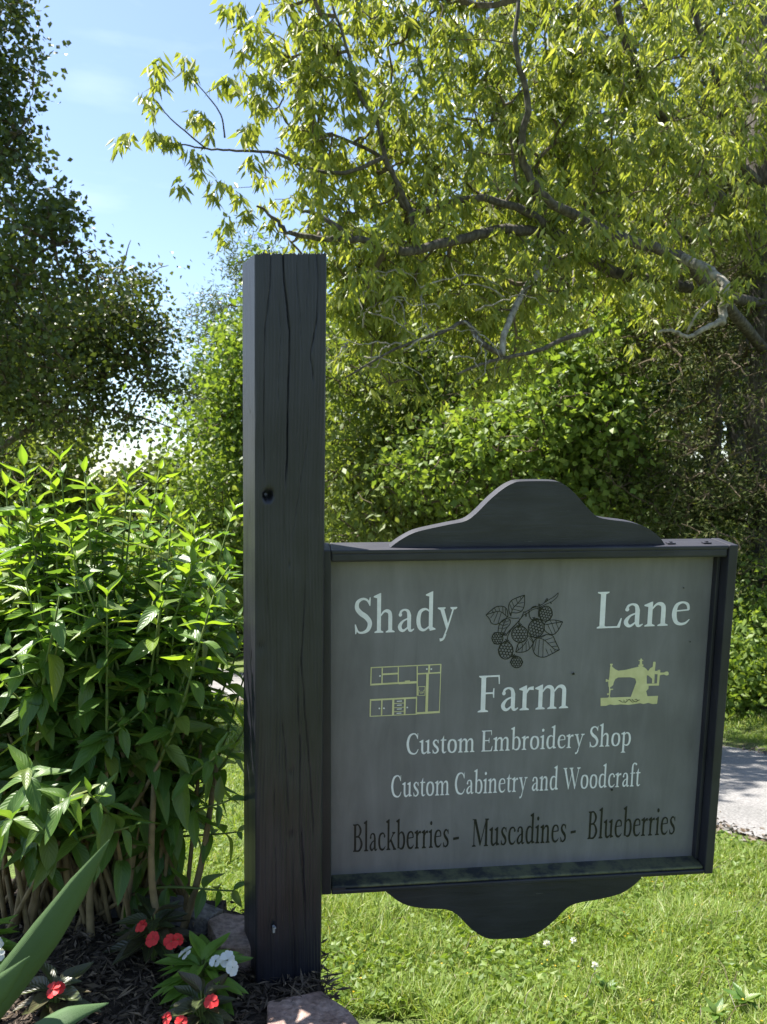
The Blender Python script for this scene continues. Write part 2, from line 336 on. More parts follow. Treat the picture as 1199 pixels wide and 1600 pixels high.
# willow-leaved oak whose limbs reach over the lane
ob = at(1215, 900, 11.2); obg = (ob[0], ob[1])
trunk = [np.array([ob[0], ob[1], Gz(*obg) - .2]), at(1212, 800, 11.1), at(1205, 600, 10.9), at(1200, 300, 10.7), at(1192, 100, 10.7), at(1188, -60, 10.7)]
oak_limbs = [
 (trunk, .34, .20, 'bark'),
 (pl((1206, 560, 10.9), (1130, 470, 9.7), (1062, 402, 8.7), (990, 378, 8.3), (900, 340, 7.9), (845, 300, 7.6), (817, 240, 7.4), (824, 160, 7.2), (806, 70, 7.0), (815, -20, 7)), .075, .016, 'bark'),
 (pl((1062, 402, 8.7), (1105, 420, 8.3), (1131, 445, 8.0), (1129, 480, 7.95), (1130, 506, 7.9)), .055, .038, 'bark_pale'),
 (pl((1130, 500, 7.9), (1100, 514, 7.8), (1076, 526, 7.8), (1050, 516, 7.8), (1028, 519, 7.8)), .030, .010, 'bark_pale'),
 (pl((1074, 520, 7.8), (1090, 490, 7.7), (1117, 462, 7.7)), .014, .006, 'bark_pale'),
 (pl((1206, 480, 10.9), (1080, 450, 9.6), (960, 425, 9.0), (880, 372, 8.6), (790, 360, 8.2), (715, 375, 7.8), (650, 391, 7.5), (605, 388, 7.4), (550, 373, 7.3), (505, 371, 7.3), (455, 366, 7.2), (430, 342, 7.2), (402, 322, 7.1)), .075, .010, 'bark'),
 (pl((550, 373, 7.3), (520, 350, 7.2), (492, 333, 7.2), (470, 330, 7.1)), .032, .012, 'bark'),
 (pl((650, 391, 7.5), (646, 345, 7.4), (628, 300, 7.3), (603, 245, 7.2), (590, 190, 7.1), (562, 150, 7.0), (545, 80, 6.9), (520, 10, 6.8)), .032, .010, 'bark'),
 (pl((900, 395, 9.0), (850, 420, 8.4), (815, 462, 8.0), (789, 520, 7.6), (785, 556, 7.5)), .035, .03, 'bark_pale'),
 (pl((925, 515, 7.6), (880, 530, 7.5), (840, 548, 7.5), (785, 560, 7.5), (745, 572, 7.4), (715, 585, 7.4)), .026, .010, 'bark'),
 (pl((785, 556, 7.5), (750, 532, 7.4), (728, 503, 7.4), (690, 520, 7.3), (620, 545, 7.2), (540, 590, 7.1)), .028, .008, 'bark'),
 (pl((880, 372, 8.6), (820, 330, 8.2), (740, 310, 7.9), (640, 330, 7.7), (600, 250, 7.5), (520, 210, 7.3)), .05, .012, 'bark'),
 (pl((603, 245, 7.2), (540, 270, 7.1), (480, 262, 7.1), (432, 240, 7.0), (370, 235, 7.0), (322, 232, 7.0), (282, 226, 7.0)), .020, .006, 'bark'),
 (pl((322, 232, 7.0), (290, 205, 7.0), (262, 180, 7.0), (246, 158, 7.0)), .008, .004, 'bark'),
 (pl((352, 215, 7.0), (346, 180, 7.0), (325, 150, 7.0), (300, 122, 7.0)), .008, .004, 'bark'),
 (pl((1202, 400, 10.8), (1120, 300, 10), (1050, 200, 9.3), (990, 100, 8.8), (960, -10, 8.5)), .09, .03, 'bark'),
 (pl((1200, 300, 10.8), (1140, 230, 9.8), (1120, 120, 9.2), (1085, 20, 9.0)), .07, .03, 'bark')]
ex = []
for (x, y, k) in [(192, 222, 2), (204, 216, 2), (240, 208, 4), (258, 216, 4), (272, 222, 2), (240, 105, 3), (232, 150, 3), (245, 125, 3), (250, 96, 2), (243, 168, 2), (295, 92, 2), (300, 112, 2), (286, 118, 1), (304, 180, 3), (318, 185, 3), (325, 200, 2),
                  (352, 128, 2), (345, 135, 1), (308, 245, 3), (318, 265, 2), (345, 285, 2), (276, 290, 2), (350, 15, 3), (372, 8, 3), (392, 60, 3), (372, 75, 2), (400, 40, 3), (420, 70, 4), (365, 130, 2), (395, 150, 3), (380, 210, 3), (400, 120, 3),
                  (420, 130, 4), (395, 200, 3), (355, 345, 2), (345, 370, 2), (385, 330, 3), (330, 298, 2), (410, 160, 4), (375, 300, 3), (395, 255, 3)]:
    for _ in range(k): ex.append(at(x + random.uniform(-7, 7), y + random.uniform(-7, 7), random.uniform(6.8, 7.2)))
for _ in range(420):
    x, y = random.uniform(470, 1170), random.uniform(20, 470)
    if y > 400 and 700 < x < 950: continue
    if math.sin(x * .021 + 1) * math.sin(y * .027 + x * .006) > -.15: ex.append(at(x, y, 6.9 + (x - 470) * .0014 + random.uniform(-.2, .2)))
oak_ells = [E(640, 110, 8.0, 215, .9, 210), E(880, 130, 8.7, 260, 1.2, 250), E(1090, 150, 9.6, 130, 1.1, 240), E(480, 40, 7.3, 90, .6, 100), E(455, 300, 7.7, 80, .6, 95), E(1180, 300, 9.2, 55, .6, 130),
            E(600, 370, 8.3, 170, .8, 110), E(820, 390, 8.9, 230, .8, 120), E(570, 470, 8.2, 130, .8, 110), E(700, 520, 8.5, 160, .8, 110), E(1000, 450, 9.4, 95, .6, 80), E(520, 150, 7.5, 90, .7, 110)]
tree('oak_tree', 'large oak reaching long lichened limbs and drooping narrow yellow green leaves over the signpost', 'tree', obg, oak_limbs, oak_ells, 3900, 9, .155, .036, 'oak_leaf', gap=.25, droop=1.25, spread=.028, extra=np.array(ex), solo=300, r0=.0035)

def upright(px, base_py_Y, top_py, lean=0, r=.13, n=5):
    Y = base_py_Y; b = at(px, 900, Y); z0 = Gz(b[0], b[1]) - .1; t = at(px + lean, top_py, Y)
    P = [np.array([b[0] + (t[0] - b[0]) * k, b[1] + rng.normal() * .05, z0 + (t[2] - z0) * k]) for k in np.linspace(0, 1, n)]
    return (b[0], b[1]), P
dt = empty('dead_branch', at(700, 470, 7.3), 'tangle of bare grey dead twigs hanging under the oak limbs left of centre', 'branch')
for k in range(26):
    x0, y0 = random.uniform(540, 800), random.uniform(430, 560); a = random.uniform(0, 6.28); Lp = random.uniform(40, 120); Yk = random.uniform(7.1, 7.5)
    pts = [at(x0, y0, Yk), at(x0 + Lp * .4 * math.cos(a) + random.uniform(-8, 8), y0 + Lp * .3 * math.sin(a) - 6, Yk - .05), at(x0 + Lp * .8 * math.cos(a), y0 + Lp * .6 * math.sin(a) + random.uniform(-8, 8), Yk - .1), at(x0 + Lp * 1.2 * math.cos(a + .3), y0 + Lp * .9 * math.sin(a + .3), Yk)]
    limb_obj('twig', pts, .009, .002, M['bark_pale'], dt, np.array(dt.location), 5, wob=.008)
# lower oak sapling mass, yellow green, behind the signpost
b, P = upright(660, 15.8, 430, -30)
tree('understorey_tree', 'yellow green drooping tree filling the gap just right of the dark post', 'tree', b, [(P, .15, .05, 'bark')],
     [E(600, 600, 14.5, 140, 1.8, 150), E(700, 640, 15, 130, 1.8, 130), E(560, 760, 14.5, 90, 1.5, 110), E(680, 790, 15, 150, 1.5, 90), E(800, 560, 15.5, 130, 1.5, 120)], 2500, 10, .17, .08, 'leaf_mid', droop=.8, spread=.2, gap=.2)
b, P = upright(880, 12.6, 420, 20)
tree('maple_tree', 'fresh green broadleaf tree above the arched top of the sign', 'tree', b, [(P, .13, .04, 'bark')],
     [E(890, 590, 11.6, 120, 1.2, 110), E(960, 510, 11.8, 70, 1, 60), E(800, 690, 11.8, 110, 1.2, 90), E(930, 720, 12, 110, 1.3, 110), E(720, 720, 12.4, 90, 1.0, 70)], 1700, 9, .13, .10, 'leaf_bright', droop=.5, spread=.16, gap=.22)
b, P = upright(1105, 11.6, 150, 20)
tree('cedar_tree', 'dark brownish green cedar with feathery sprays at the right edge', 'tree', b, [(P, .17, .04, 'bark')],
     [E(1120, 420, 11.2, 120, 1.3, 170), E(1100, 640, 10.9, 150, 1.4, 170), E(1150, 840, 10.8, 150, 1.3, 150), E(1040, 780, 11.3, 90, 1.1, 120), E(1190, 300, 11.5, 80, 1.1, 200)], 3300, 14, .085, .022, 'cedar', droop=.3, spread=.11, gap=.12)
b, P = upright(1150, 15, -80, 5)
tree('tall_tree', 'tall tree with a bare dark trunk showing at the top right corner', 'tree', b, [([at(1165, 800, 14.8), at(1165, 500, 14.8), at(1160, 200, 14.8), at(1168, 0, 14.8), at(1175, -120, 14.8)], .30, .2, 'bark')],
     [E(1060, 120, 14.5, 130, 2, 130), E(1180, 330, 15.2, 120, 2, 160), E(980, 330, 15.3, 160, 2, 150), E(1080, 560, 15.5, 160, 2, 130)], 1500, 9, .15, .10, 'leaf_dark', droop=.4, spread=.22, gap=.25)
b, P = upright(760, 18, -40, 30)
tree('leafy_tree', 'mid green tree standing deep behind the oak limbs', 'tree', b, [(P, .22, .08, 'bark')],
     [E(800, 230, 17.5, 190, 2.2, 140), E(640, 420, 17.5, 130, 2.2, 130), E(860, 470, 18, 200, 2.2, 120), E(960, 640, 17, 170, 2, 130), E(700, 800, 17, 200, 2, 120)], 1900, 9, .17, .12, 'leaf_mid', droop=.4, spread=.28, gap=.3)
# bright tree left of the post
b, P = upright(450, 27, 470, -10)
tree('birch_tree', 'sunny bright green tree glimpsed directly left of the post', 'tree', b, [(P, .2, .06, 'bark')],
     [E(420, 560, 25, 95, 2.2, 130), E(365, 610, 24.5, 55, 2, 100), E(370, 730, 24, 95, 2.2, 130), E(470, 700, 25, 120, 2.2, 140), E(350, 840, 24, 80, 2.0, 90), E(420, 880, 24.5, 120, 2.0, 90), E(520, 560, 25.5, 110, 2, 120)], 2400, 10, .22, .15, 'leaf_bright', droop=.6, spread=.32, gap=.18)
b, P = upright(385, 32, 430, 0)
tree('pine_tree', 'dark pine top poking out between the oak twigs and the bright tree', 'tree', b, [(P, .2, .05, 'bark')],
     [E(340, 510, 31, 45, 1.3, 50), E(410, 440, 31.5, 60, 1.6, 70), E(330, 640, 31, 60, 1.6, 60), E(318, 600, 31, 34, 1.3, 40)], 900, 12, .24, .05, 'leaf_dark', droop=-.1, spread=.3, gap=.25)
# left hand trees, near side of the lane
b, P = upright(-40, 10.5, -150, -30)
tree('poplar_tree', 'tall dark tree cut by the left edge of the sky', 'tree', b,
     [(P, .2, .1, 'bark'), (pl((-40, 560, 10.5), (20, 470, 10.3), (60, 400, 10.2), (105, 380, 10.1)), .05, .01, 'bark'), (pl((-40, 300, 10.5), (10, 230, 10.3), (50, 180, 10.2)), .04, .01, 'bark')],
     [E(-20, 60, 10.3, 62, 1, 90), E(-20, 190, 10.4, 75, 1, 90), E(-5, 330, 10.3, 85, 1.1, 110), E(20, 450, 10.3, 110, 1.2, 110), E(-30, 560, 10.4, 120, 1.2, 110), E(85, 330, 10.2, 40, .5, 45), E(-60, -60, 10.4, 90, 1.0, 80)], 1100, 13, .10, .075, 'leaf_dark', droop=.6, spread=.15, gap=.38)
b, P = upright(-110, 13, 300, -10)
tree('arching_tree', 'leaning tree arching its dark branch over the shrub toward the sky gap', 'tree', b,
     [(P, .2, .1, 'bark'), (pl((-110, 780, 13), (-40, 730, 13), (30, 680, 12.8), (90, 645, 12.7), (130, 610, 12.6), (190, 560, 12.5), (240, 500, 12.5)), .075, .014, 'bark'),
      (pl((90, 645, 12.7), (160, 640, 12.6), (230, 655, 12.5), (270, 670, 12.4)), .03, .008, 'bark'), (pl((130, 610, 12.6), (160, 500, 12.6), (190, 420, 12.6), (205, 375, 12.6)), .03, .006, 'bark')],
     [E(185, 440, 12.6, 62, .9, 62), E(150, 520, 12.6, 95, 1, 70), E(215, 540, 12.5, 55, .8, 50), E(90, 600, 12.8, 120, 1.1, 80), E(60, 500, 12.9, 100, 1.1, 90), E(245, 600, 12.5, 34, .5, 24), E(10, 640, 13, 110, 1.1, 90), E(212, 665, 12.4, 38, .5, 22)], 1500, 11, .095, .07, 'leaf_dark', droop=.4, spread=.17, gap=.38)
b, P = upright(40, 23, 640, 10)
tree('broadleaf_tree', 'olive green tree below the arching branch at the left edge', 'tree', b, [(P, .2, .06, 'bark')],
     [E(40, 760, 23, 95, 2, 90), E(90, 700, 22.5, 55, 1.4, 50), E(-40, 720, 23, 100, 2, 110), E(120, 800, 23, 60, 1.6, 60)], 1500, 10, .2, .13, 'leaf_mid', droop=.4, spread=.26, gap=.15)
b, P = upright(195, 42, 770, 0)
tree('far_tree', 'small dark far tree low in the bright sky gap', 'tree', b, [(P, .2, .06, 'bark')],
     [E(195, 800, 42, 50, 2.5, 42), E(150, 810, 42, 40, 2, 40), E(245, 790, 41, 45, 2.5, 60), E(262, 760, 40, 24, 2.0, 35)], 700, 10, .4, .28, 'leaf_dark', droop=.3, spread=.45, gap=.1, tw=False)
# roadside shrubs beyond the lane
def shrub(px, Y, w, h, n, L, leaf, label, name='roadside_shrub', py=None, group='roadside shrubs beyond the lane'):
    b = at(px, 900, Y); org = (b[0], b[1]); z0 = Gz(*org)
    ell = [(np.array([b[0] + dx * w, b[1] + dy * .5, z0 + h * hz]), np.array([w * .55, .7, h * .45])) for dx, dy, hz in ((-.4, 0, .4), (.4, .3, .42), (0, -.2, .62), (.1, .2, .3))]
    stem = [np.array([b[0], b[1], z0 - .1]), np.array([b[0] + .1, b[1], z0 + h * .6])]
    return tree(name, label, 'shrub', org, [(stem, .04, .015, 'bark')], ell, n, 10, L, L * .7, leaf, group=group, droop=.4, spread=.14, gap=.1, tw=False, minz=.02)
shrub(1195, 9.2, 1.1, .9, 420, .085, 'leaf_bright', 'low sunny vines spilling to the lane beside the right frame of the sign')
shrub(1150, 10.0, 1.2, 1.6, 520, .09, 'leaf_bright', 'bright vine covered shrub right of the sign, behind the low vines')
shrub(1260, 9.2, 1.2, 1.3, 300, .09, 'leaf_bright', 'vine covered shrub cut off by the right edge of the view')
shrub(1050, 11.3, 1.8, 3.4, 700, .10, 'leaf_mid', 'tall leafy shrub under the cedar, seen over the right shoulder of the sign')
shrub(900, 13.2, 2.2, 3.6, 700, .11, 'leaf_bright', 'leafy shrub seen over the middle of the sign arch')
shrub(740, 15.5, 2.4, 3.8, 700, .12, 'leaf_mid', 'leafy shrub seen over the left shoulder of the sign')
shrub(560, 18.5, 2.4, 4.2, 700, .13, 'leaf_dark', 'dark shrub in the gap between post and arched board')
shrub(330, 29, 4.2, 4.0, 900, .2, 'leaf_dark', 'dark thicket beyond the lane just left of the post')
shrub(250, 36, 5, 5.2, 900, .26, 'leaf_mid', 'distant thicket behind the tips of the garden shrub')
# one mass of far wood closing the view
T = []
for (px, py, Y, rx, ry, rz) in [(560, 640, 34, 170, 3, 210), (760, 560, 30, 170, 3, 260), (960, 520, 27, 170, 3, 300), (1160, 520, 24, 150, 3, 320), (420, 760, 38, 140, 3, 170), (620, 880, 32, 250, 3, 120), (900, 860, 26, 250, 3, 140), (1150, 900, 21, 150, 2, 140),
                                (1330, 500, 22, 150, 3, 350), (-150, 700, 30, 170, 3, 200), (20, 840, 34, 130, 3, 70)]:
    c, r = E(px, py, Y, rx, ry, rz); T.append((c, r))
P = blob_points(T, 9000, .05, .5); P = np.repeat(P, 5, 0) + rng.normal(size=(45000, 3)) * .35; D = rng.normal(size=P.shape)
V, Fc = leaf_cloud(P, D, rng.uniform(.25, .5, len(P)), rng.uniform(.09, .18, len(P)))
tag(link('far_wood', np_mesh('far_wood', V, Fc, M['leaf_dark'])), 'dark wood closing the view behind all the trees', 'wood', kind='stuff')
for i, (px, Y, top, r) in enumerate([(870, 20, 150, .16), (1000, 19, 60, .15), (1062, 16.5, 380, .14), (945, 17, 300, .10), (600, 22, 400, .14), (1180, 17, 400, .2)]):
    b, P = upright(px, Y, top, random.uniform(-20, 20), n=7)
    tree('woodland_tree', ['slender shaded tree trunk behind the middle of the oak crown', 'shaded trunk rising above the right of the arch', 'dark trunk just left of the cedar', 'thin shaded trunk behind the fresh green leaves', 'shaded trunk behind the yellow green leaves by the post', 'stout shaded trunk at the right edge behind the cedar'][i],
         'tree', b, [(P, r, r * .5, 'bark')], [(P[-1], np.array([1.4, 1.2, 1.2])), (P[-2], np.array([1.2, 1.2, .9]))], 260, 9, .16, .11, 'leaf_dark', group='trunks in the shaded wood', gap=.1, spread=.25)

# ------------------------------------------------------------------ raised flower bed
BED_Z = .055
def bed_h(x, y):
    return BED_Z + .014 * np.sin(7 * x + 3) * np.cos(9 * y) + .03 * np.exp(-(((x + .62) / .35) ** 2 + ((y - 1.86) / .2) ** 2)) + 0 * y
outline = [(-2.6, 2.15), (-.75, 2.14), (-.45, 2.03), (-.33, 1.95), (-.155, 1.88), (-.135, 1.74), (-.10, 1.64), (.0, 1.42), (.06, .95), (-.2, .6), (-2.6, .5)]
bm = bmesh.new()
gx = np.arange(-2.6, .12, .045); gy = np.arange(.5, 2.2, .045)
def inside(x, y, P=outline):
    c = False; j = len(P) - 1
    for i in range(len(P)):
        if (P[i][1] > y) != (P[j][1] > y) and x < (P[j][0] - P[i][0]) * (y - P[i][1]) / (P[j][1] - P[i][1]) + P[i][0]: c = not c
        j = i
    return c
mb = MB(); idx = {}; vs_ = []
for i, x in enumerate(gx):
    for j, y in enumerate(gy):
        ins = inside(x, y); z = float(bed_h(x, y)) + rng.normal() * .004 if ins else -.62
        idx[i, j] = len(vs_); vs_.append((x, y, z))
fc = [(idx[i, j], idx[i + 1, j], idx[i + 1, j + 1], idx[i, j + 1]) for i in range(len(gx) - 1) for j in range(len(gy) - 1) if any(vs_[idx[a, b]][2] > 0 for a, b in ((i, j), (i + 1, j), (i + 1, j + 1), (i, j + 1)))]
mb.add(vs_, fc); o = mb.build('flower_bed', M['mulch'], smooth=True); tag(o, 'raised bed of dark mulch under the shrub and flowers', kind='structure')
# mulch chips
n = 15000; X = rng.uniform(-1.15, .05, n); Yy = rng.uniform(1.12, 2.02, n); ok = np.array([inside(a, b) for a, b in zip(X, Yy)]) & ~((X > -.27) & (Yy < 1.60) & (Yy > 1.30) & (rng.random(n) > .03)) & ~((X > -.66) & (X < -.15) & (Yy > 1.80) & (rng.random(n) > .08)); X = X[ok]; Yy = Yy[ok]; n = len(X)
P = np.stack([X, Yy, bed_h(X, Yy) + rng.uniform(-.001, .018, n)], 1); A = rng.uniform(0, 6.28, n); D = np.stack([np.cos(A), np.sin(A), rng.normal(size=n) * .28], 1)
V, Fc = leaf_cloud(P, D, rng.uniform(.012, .05, n) ** 1.0, rng.uniform(.0015, .0045, n), .6)
tag(link('mulch_chips', np_mesh('mulch_chips', V, Fc, M['chip'])), 'shredded dark bark mulch on the flower bed', 'mulch', kind='stuff')

def rock(pts_top, thick, seed, name, mat, parent, org, label=None):
    """split-face block: top outline (x,y,z) list, extruded down, roughened"""
    r_ = random.Random(seed); bm = bmesh.new(); top = [bm.verts.new(p) for p in pts_top]; f = bm.faces.new(top)
    if f.normal.z < 0: f.normal_flip()
    ret = bmesh.ops.extrude_face_region(bm, geom=[f]); vs2 = [e for e in ret['geom'] if isinstance(e, bmesh.types.BMVert)]
    for v in vs2: v.co.z -= thick
    bmesh.ops.recalc_face_normals(bm, faces=bm.faces)
    bmesh.ops.bevel(bm, geom=bm.edges[:], offset=.005, segments=2, affect='EDGES', profile=.6)
    bmesh.ops.triangulate(bm, faces=bm.faces[:]); bmesh.ops.subdivide_edges(bm, edges=[e for e in bm.edges if e.calc_length() > .03], cuts=3, use_grid_fill=True)
    for v in bm.verts:
        v.co += Vector((r_.gauss(0, 1), r_.gauss(0, 1), r_.gauss(0, .6))) * .0008
        s_ = math.sin(v.co.x * 60 + seed) * math.cos(v.co.y * 50 + seed * 2); v.co.z += s_ * .0012
    for v in bm.verts: v.co -= Vector(org)
    m = bpy.data.meshes.new(name); bm.to_mesh(m); bm.free(); m.materials.append(mat)
    for p_ in m.polygons: p_.use_smooth = True
    o = link(name, m, parent)
    if label: o['label'] = label
    return o
def onz(px, py, z):
    d = ray(px, py); t = (z - CAM[2]) / d[2]; return CAM + d * t
worg = np.array([-.3, 1.8, -.35]); wall = empty('retaining_wall', worg, 'low retaining wall of rough pinkish blocks edging the flower bed', 'garden wall')
def quad(c, yaw, a, b, z, tilt=0):
    ca, sa = math.cos(yaw), math.sin(yaw)
    return [(c[0] + ca * u - sa * v, c[1] + sa * u + ca * v, z + tilt * u) for u, v in ((-a, -b), (a, -b), (a * .96, b), (-a * .93, b))]
# front cap block by the post foot
zt = .07
cap = [onz(418, 1563, zt), onz(502, 1547, zt), onz(548, 1580, zt), onz(590, 1632, zt), onz(440, 1665, zt), onz(418, 1610, zt)]
rock([tuple(p) for p in cap[::-1]], .09, 3, 'block', M['stone'], wall, worg, 'pinkish cap block at the foot of the post')
z2 = .11
s2 = [onz(325, 1437, z2), onz(350, 1424, z2), onz(392, 1432, z2), onz(420, 1450, z2), onz(420, 1482, z2), onz(345, 1478, z2)]
rock([tuple(p) for p in s2[::-1]], .10, 5, 'block', M['stone'], wall, worg, 'brown block tucked behind the left of the post')
s1 = [onz(150, 1396, z2 + .01), onz(250, 1393, z2 + .015), onz(300, 1400, z2 + .01), onz(350, 1420, z2), onz(322, 1436, z2), onz(235, 1424, z2), onz(150, 1420, z2)]
rock([tuple(p) for p in s1[::-1]], .07, 8, 'block', M['stone_grey'], wall, worg, 'grey slab behind the shrub stems')
k = 0
for (cx, cy, yaw) in [(.05, 1.22, 1.45), (.06, .95, 1.6)]:
    rock(quad((cx, cy), yaw, .15, .09, .085), .10, 20 + k, 'block', M['stone'], wall, worg); k += 1
for course in range(3):
    for (cx, cy, yaw) in [(-1.45, 2.18, 0), (-1.12, 2.17, 0), (-.8, 2.14, -.1), (-.52, 2.05, -.35), (-.31, 1.93, -.4), (-.05, 1.50, -.85), (.04, 1.22, 1.45), (.06, .95, 1.6)]:
        rock(quad((cx + .02 * (course % 2), cy), yaw, .15 if abs(yaw) < 1 else .12, .055, -.02 - .115 * course), .11, 40 + k, 'block', M['stone'], wall, worg); k += 1

# ------------------------------------------------------------------ the sign
so_ = np.array([-.18, 1.72, BED_Z - .03]); sign = empty('farm_sign', so_, 'dark post carrying a grey framed farm sign board with arched top and bottom boards', 'sign')
# timber post: front face carries cracks, holes and knots as real relief
yawp, leanp, rolp = R(20), R(4.576), R(-.729)
def Rm(a, b, c):
    return np.array(Matrix.Rotation(a, 3, 'Z') @ Matrix.Rotation(-b, 3, 'X').inverted().transposed().inverted() @ Matrix.Rotation(c, 3, 'Y')) if False else np.array([[math.cos(a), -math.sin(a), 0], [math.sin(a), math.cos(a), 0], [0, 0, 1]]) @ np.array([[1, 0, 0], [0, math.cos(b), -math.sin(b)], [0, math.sin(b), math.cos(b)]]) @ np.array([[math.cos(c), 0, math.sin(c)], [0, 1, 0], [-math.sin(c), 0, math.cos(c)]])
MP = Rm(yawp, leanp, rolp); TP = np.array([-.24736, 1.55, 1.55945]); PW, PH, PD = .14416, 1.60, .130
def plane_uv(px, py, Mx, T0, yl=0.):
    """where the line of sight through a photo pixel meets a plane of the sign: local x and z"""
    d = Mx.T @ ray(px, py); c = Mx.T @ (CAM - T0); t = (yl - c[1]) / d[1]; p = c + d * t; return p[0], p[2]
nx, nzv = 110, 260
us = np.linspace(0, PW, nx); zs = np.linspace(-PH, 0, nzv)
U, Z = np.meshgrid(us, zs, indexing='ij'); dep = np.zeros_like(U)
cracks = [([(443, 397), (444, 430), (448, 470), (453, 520), (452, 570), (450, 640), (449, 720), (446, 770)], 2.2, .009), ([(495, 397), (498, 440), (497, 500), (486, 560), (492, 610)], 1.5, .006), ([(425, 397), (422, 450), (414, 520), (412, 600), (411, 680), (413, 760)], 1.3, .005),
          ([(465, 398), (464, 430), (470, 500), (473, 560)], 1, .003), ([(482, 398), (483, 440), (478, 500)], .9, .003), ([(436, 470), (440, 520), (436, 600), (437, 650)], .9, .003), ([(482, 640), (480, 700), (470, 760), (456, 850)], 1.1, .003), ([(446, 770), (446, 830), (444, 870)], 1, .003),
          ([(478, 895), (476, 960), (472, 1040), (478, 1120), (484, 1200), (489, 1290), (492, 1330)], 1.5, .005), ([(440, 1120), (446, 1180), (450, 1260), (452, 1290)], 1.2, .004), ([(466, 1000), (466, 1080), (470, 1180), (468, 1300), (476, 1400), (480, 1480)], 1.3, .005),
          ([(472, 1290), (475, 1370), (478, 1420)], 2.0, .007), ([(428, 1200), (430, 1300), (432, 1400), (430, 1520)], .9, .003), ([(458, 1340), (458, 1440), (462, 1535)], 1.1, .004), ([(490, 1380), (490, 1530)], .9, .003), ([(418, 900), (420, 980)], .8, .002)]
pm = PW / 112.
for pts, wpx, dp in cracks:
    uv = np.array([plane_uv(a, b, MP, TP) for a, b in pts]); o_ = np.argsort(uv[:, 1]); uz = np.interp(zs, uv[o_, 1], uv[o_, 0]); inz = (zs > uv[:, 1].min()) & (zs < uv[:, 1].max())
    L0, L1 = uv[:, 1].min(), uv[:, 1].max(); tpr = np.clip(np.minimum((zs - L0) / (.12 * (L1 - L0) + 1e-6), np.where(L1 > -.02, 1, (L1 - zs) / (.12 * (L1 - L0) + 1e-6))), 0, 1)
    wob = np.cumsum(rng.normal(size=nzv)) * .00012; wob -= np.linspace(wob[0], wob[-1], nzv)
    g = np.exp(-((U - (uz + wob)[None]) / (wpx * pm * .42)) ** 2) * (dp * .9 * tpr * inz)[None]; dep = np.maximum(dep, g)
for (a, b, rpx, dp) in [(420, 775, 7, .02), (453, 886, 2, .006), (462, 947, 2, .006), (455, 1208, 6, .004), (456, 1306, 7, .004), (408, 1010, 9, .004), (428, 1447, 4, .005)]:
    u0, z0 = plane_uv(a, b, MP, TP); rr = np.sqrt((U - u0) ** 2 + (Z - z0) ** 2) / (rpx * pm)
    if rpx > 5 and dp < .01: g = dp * np.exp(-rr ** 2) * (.5 + .5 * np.sin(U * 1400 + Z * 900))
    else: g = dp / (1 + np.exp((rr - 1) * 8))
    dep = np.maximum(dep, g)
grain = .0005 * np.sin((U + .004 * np.sin(Z * 9)) * 900) * np.sin(Z * 5 + U * 70) + rng.normal(size=(nx, 1)) * .00022
edge = np.minimum(U, PW - U); rd = .004 * np.exp(-(edge / .002))
Yl = dep + rd + grain
Zt = Z + .0125 * (U / PW) * (1 + Z / PH); Zt[:, -1] += rng.normal(size=nx) * .0012 - dep[:, -1] * .4
V = np.stack([U, Yl, Zt], -1).reshape(-1, 3); i = np.arange(nx - 1)[:, None] * nzv + np.arange(nzv - 1)[None]
Fc = np.stack([i, i + nzv, i + nzv + 1, i + 1], -1).reshape(-1, 4)
PT = lambda q: TP + MP @ np.asarray(q, float)
allv = [V]; allf = [Fc]; off = len(V)
# left, right, back faces and rough sawn top
def strip(profA, profB, nxx=14):
    global off
    A = np.asarray(profA); B = np.asarray(profB); ts = np.linspace(0, 1, nxx)
    g = A[None] * (1 - ts)[:, None, None] + B[None] * ts[:, None, None]; a, b = g.shape[:2]
    g[1:-1] += rng.normal(size=(a - 2, 1, 3)) * .0003
    allv.append(g.reshape(-1, 3)); i = off + np.arange(a - 1)[:, None] * b + np.arange(b - 1)[None]; allf.append(np.stack([i, i + b, i + b + 1, i + 1], -1).reshape(-1, 4)); off += a * b
G3 = V.reshape(nx, nzv, 3)
Lf = G3[0]; Rt = G3[-1]
wane = .010 * np.exp((zs) / .03)      # the sawn top corner is worn lower toward the back left
Lb = np.stack([np.full(nzv, -.001), np.full(nzv, PD), zs + .003 * np.clip(1 + zs / .05, 0, 1)], 1)
Rb = np.stack([np.full(nzv, PW), np.full(nzv, PD), zs + .0125 * (1 + zs / PH)], 1)
strip(Lb, Lf); strip(Rt, Rb); strip(Rb, Lb, 6); strip(G3[:, -1], np.stack([us, np.full(nx, PD), np.linspace(.003, .0125, nx)], 1), 10)
PV = np.concatenate(allv) @ MP.T + TP - so_
o = link('post', np_mesh('post', PV, np.concatenate(allf), M['post'], smooth=True), sign)
